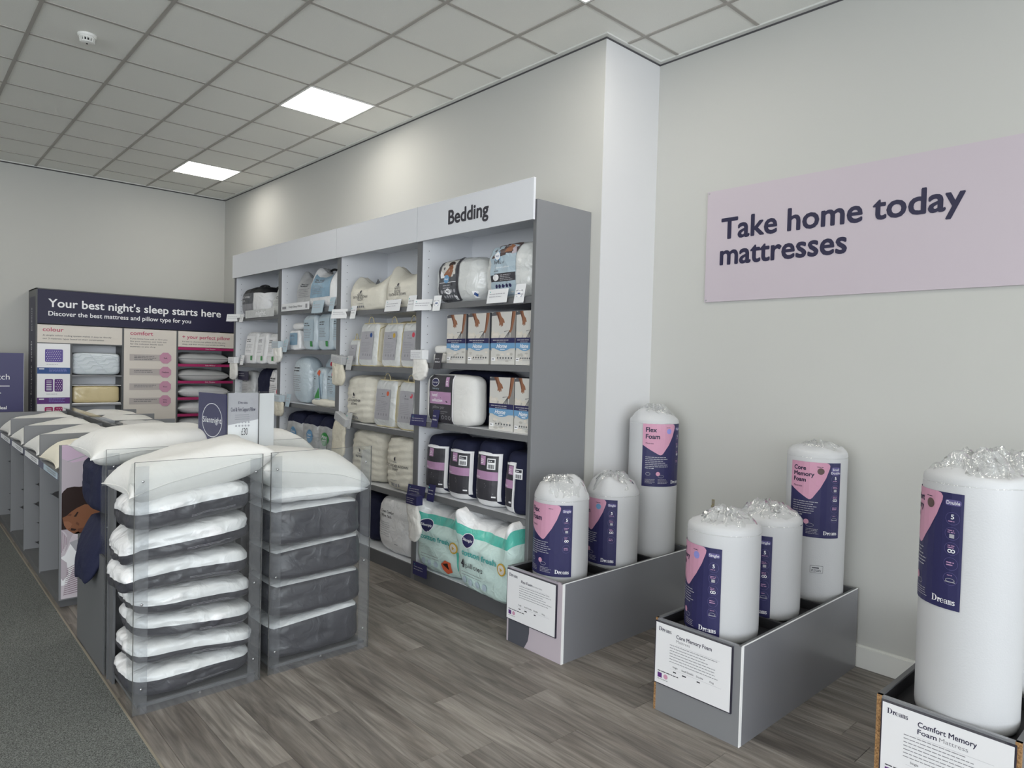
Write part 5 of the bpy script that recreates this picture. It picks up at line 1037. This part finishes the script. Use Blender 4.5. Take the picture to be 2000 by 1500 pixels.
cp = box('colour_panel', 'ink_beige', t, .012, .866, -.004, .010, 1.795, 2.000); p = Print(flat_front(-.004), seed=3); p.text('colour', .062, 1.925, 'ink_rose', w=.20, h=.045, bold=.012); p.text('A simple colour coding system makes it easy to identify', .062, 1.872, 'ink_dark', w=.69, h=.017); p.text('our 5 mattress types based on their construction', .062, 1.835, 'ink_dark', w=.61, h=.017); p.build('lettering', cp)
box('rail', 'grey_dark', t, .012, .866, 0, .02, 1.78, 1.795)
c1 = box('construction_panel', 'ink_white', t, .012, .330, -.003, .010, .10, 1.785)
p = Print(flat_front(-.003), seed=4)
def swatch_icon(cz, col, two):
    for (a0, a1, bars) in (((.085, .165, True), (.178, .258, False)) if two else ((.085, .258, False),)):
        p.rect(a0, cz-.07, a1, cz+.075, col, 1, rad=.012)
        if bars:
            for k in range(6): p.rect(a0+.015, cz-.052+.020*k, a1-.015, cz-.045+.020*k, 'ink_white', 2)
        else:
            for i in range(max(3, int((a1-a0)/.022))):
                for j in range(6): p.disc(a0+.016+.021*i+(.010 if j % 2 else 0), cz-.05+.021*j, .0045, 'ink_white', 2, 5)
    p.lines(.10, cz-.10, .14, 1, .01, .006, 'ink_mid', 1)
swatch_icon(1.645, 'ink_violet', False); p.rect(.012, 1.440, .330, 1.512, 'ink_blue', 1); p.lines(.03, 1.490, .05, 1, .01, .010, 'ink_white', 2); p.lines(.125, 1.492, .18, 3, .016, .005, 'ink_periwinkle', 2)
swatch_icon(1.305, 'ink_purple', True); p.rect(.012, 1.095, .330, 1.168, 'ink_purple', 1); p.lines(.03, 1.145, .06, 1, .01, .010, 'ink_white', 2); p.lines(.125, 1.150, .18, 3, .016, .005, 'ink_periwinkle', 2)
swatch_icon(.985, 'ink_magenta', True); p.rect(.012, .78, .330, .85, 'ink_magenta', 1); p.build('construction_print', c1)
box('niche_light_board', 'white_board', t, .350, .866, .30, .31, .3, 1.78); box('niche_light_board', 'white_board', t, 1.506, W-.012, .44, .45, .3, 1.79)  # extra white boards added ahead of the back panel to lighten the niches
for z in (1.43, 1.085, .74): box('shelf', 'grey_board', t, .350, .866, .0, .52, z-.018, z)
mb = box('comfort_panel', 'ink_beige', t, .888, 1.484, -.004, .010, .12, 2.000); p = Print(flat_front(-.004), seed=5); p.text('comfort', .955, 1.925, 'ink_rose', w=.255, h=.048, bold=.012)
for k, ln in enumerate(('If you know how soft or firm you', 'like your mattress, just look out', 'for the indicator beside each', 'mattress as you shop.')): p.text(ln, .955, 1.872-.032*k, 'ink_dark', h=.017, w=(.42, .41, .37, .29)[k])
for k, (z, wd) in enumerate(((1.650, ['Soft']), (1.472, ['Medium']), (1.290, ['Firm']), (1.112, ['Very', 'firm']))):
    p.rect(.950, z-.040, 1.30, z+.040, 'ink_warm_grey', 1); p.lines(1.0, z+.014, .26, 3 if k == 0 else 2, .02, .006, 'ink_slate', 2)
    mk = Print(flat_front(-.006)); mk.disc(1.356, z, .074, 'ink_pink', 1.5, 8, t0=math.pi/8)
    for i, s_ in enumerate(wd): mk.text(s_, 1.356, z-.010+(.014-.03*i if len(wd) == 2 else 0), 'ink_dark', h=.018, layer=2.5, align='c', bold=.01)
    mk.build('firmness_marker', mb)
p.build('comfort_print', mb)
pp = box('pillow_panel', 'ink_beige', t, 1.506, W-.014, -.004, .010, 1.800, 2.000); p = Print(flat_front(-.004)); p.text('+ your perfect pillow', 1.555, 1.908, 'ink_rose', w=.60, h=.045, bold=.012); p.text("It's best to choose your pillow on the way you", 1.555, 1.862, 'ink_dark', w=.54, h=.016); p.text('sleep, and then choose your preferred filling.', 1.555, 1.828, 'ink_dark', w=.54, h=.016); p.build('lettering', pp)
for k, z in enumerate((1.762, 1.548, 1.330, 1.118, .904)):
    s_ = box('pillow_shelf', 'grey_board', t, 1.506, W-.012, .004, .52, z, z+.016); e = box('magenta_edge', 'ink_magenta', s_, 1.506, W-.012, -.008, .004, z, z+.034); p = Print(flat_front(-.008)); p.text('Side Sleeper', 1.84, z+.012, 'ink_white', w=.13, h=.012); p.build('lettering', e)
p = Print(lambda a, b, o: (-o, .27+a, b), seed=6); p.rect(-.20, .12, .20, 2.32, 'ink_navy_dark', 0); p.text('Dreams', .04, 1.93, 'ink_white', h=.06, layer=1, vert=True); p.text('Discover your perfect sleep', .06, .45, 'ink_white', h=.085, layer=1, vert=True); p.build('side_lettering', t)
# exhibits inside it
t = thing('mattress_sample', 'pale blue mattress section with wavy quilting in the display', 'mattress sample', (DX0+.608, DY+.02, 1.4305), 0)
s = Soft(.51, .27, .262, 7, .003, 1); s.build('cover', 'memory_blue', t, 18); b = MB()
for k in range(5):
    for q in range(2): b.tube([s.surf(-.24+.48*i/30, .040+.045*k+.014*q+.018*math.tanh(4*math.sin(i*.45+k*1.1)), .001) for i in range(31)], .0032, 4)
b.build('quilting', 'memory_blue', t, smooth=True)
t = thing('mattress_sample', 'cream spring mattress section in shiny film on a shelf', 'mattress sample', (DX0+.608, DY+.02, 1.0855), 0)
box('tray', 'edge_white', t, -.256, .256, 0, .27, 0, .012); box('lid', 'edge_white', t, -.256, .256, 0, .27, .216, .222); Soft(.495, .25, .202, 9, .002, 3).build('core', 'latex_cream', t, 10).location = (0, .006, .0125)
for k in range(5): MB().lathe([(.006, 0), (.005, .004)], 8).build('button', 'cream_edge', t).matrix_local = Matrix.Translation((-.18+.10*k, .006, .18)) @ Matrix.Rotation(math.pi/2, 4, 'X')
pass
for k, (z, nm) in enumerate(((1.564, 'grey-white piped pillow, uppermost in the pink-edged rack'), (1.346, 'grey-white piped pillow, second in the pink-edged rack'), (1.134, 'white pillow, third in the pink-edged rack'), (.920, 'white bagged pillow, fourth in the pink-edged rack'), (.715, 'white pillow, lowest seen in the pink-edged rack'))):
    make_pillow('rack_pillow', nm, .66, .44, .165, (DX0+1.845, DY+.25, z+.084), (0, 0, 0), 'grey_cloth' if k < 2 else 'white_poly', 50+k, group='pillows in the sleep guide rack', k=.06, n=14, seam_mat='ink_charcoal' if k < 2 else 'white_cloth')
bx = bpy.data.objects['sleep_guide_display']; box('pillow_shelf', 'grey_board', bx, 1.506, W-.012, .004, .52, .695, .714)

# navy sign past the display
t = thing('navy_sign', 'tall navy floor sign with white lettering at the picture edge', 'sign', (1.158, 9.28, 0), 0)
box('panel', 'ink_navy_sign', t, -1.2, 0, 0, .03, .02, 1.667); box('edge', 'ink_mid', t, 0, .006, 0, .03, .02, 1.667); box('foot', 'grey_dark', t, -1.15, -.05, -.12, .15, 0, .02)
p = Print(flat_front(0)); p.text('match', -.125, 1.375, 'ink_white', h=.062, align='r'); p.rect(-.60, 1.300, -.125, 1.307, 'ink_white', 1); p.text('our', -.20, 1.195, 'ink_white', h=.055, align='r'); p.text('deal', -.15, 1.05, 'ink_white', h=.035, align='r', bold=.02); p.text('sleeping', -.12, .985, 'ink_white', h=.035, align='r', bold=.02); p.build('lettering', t)
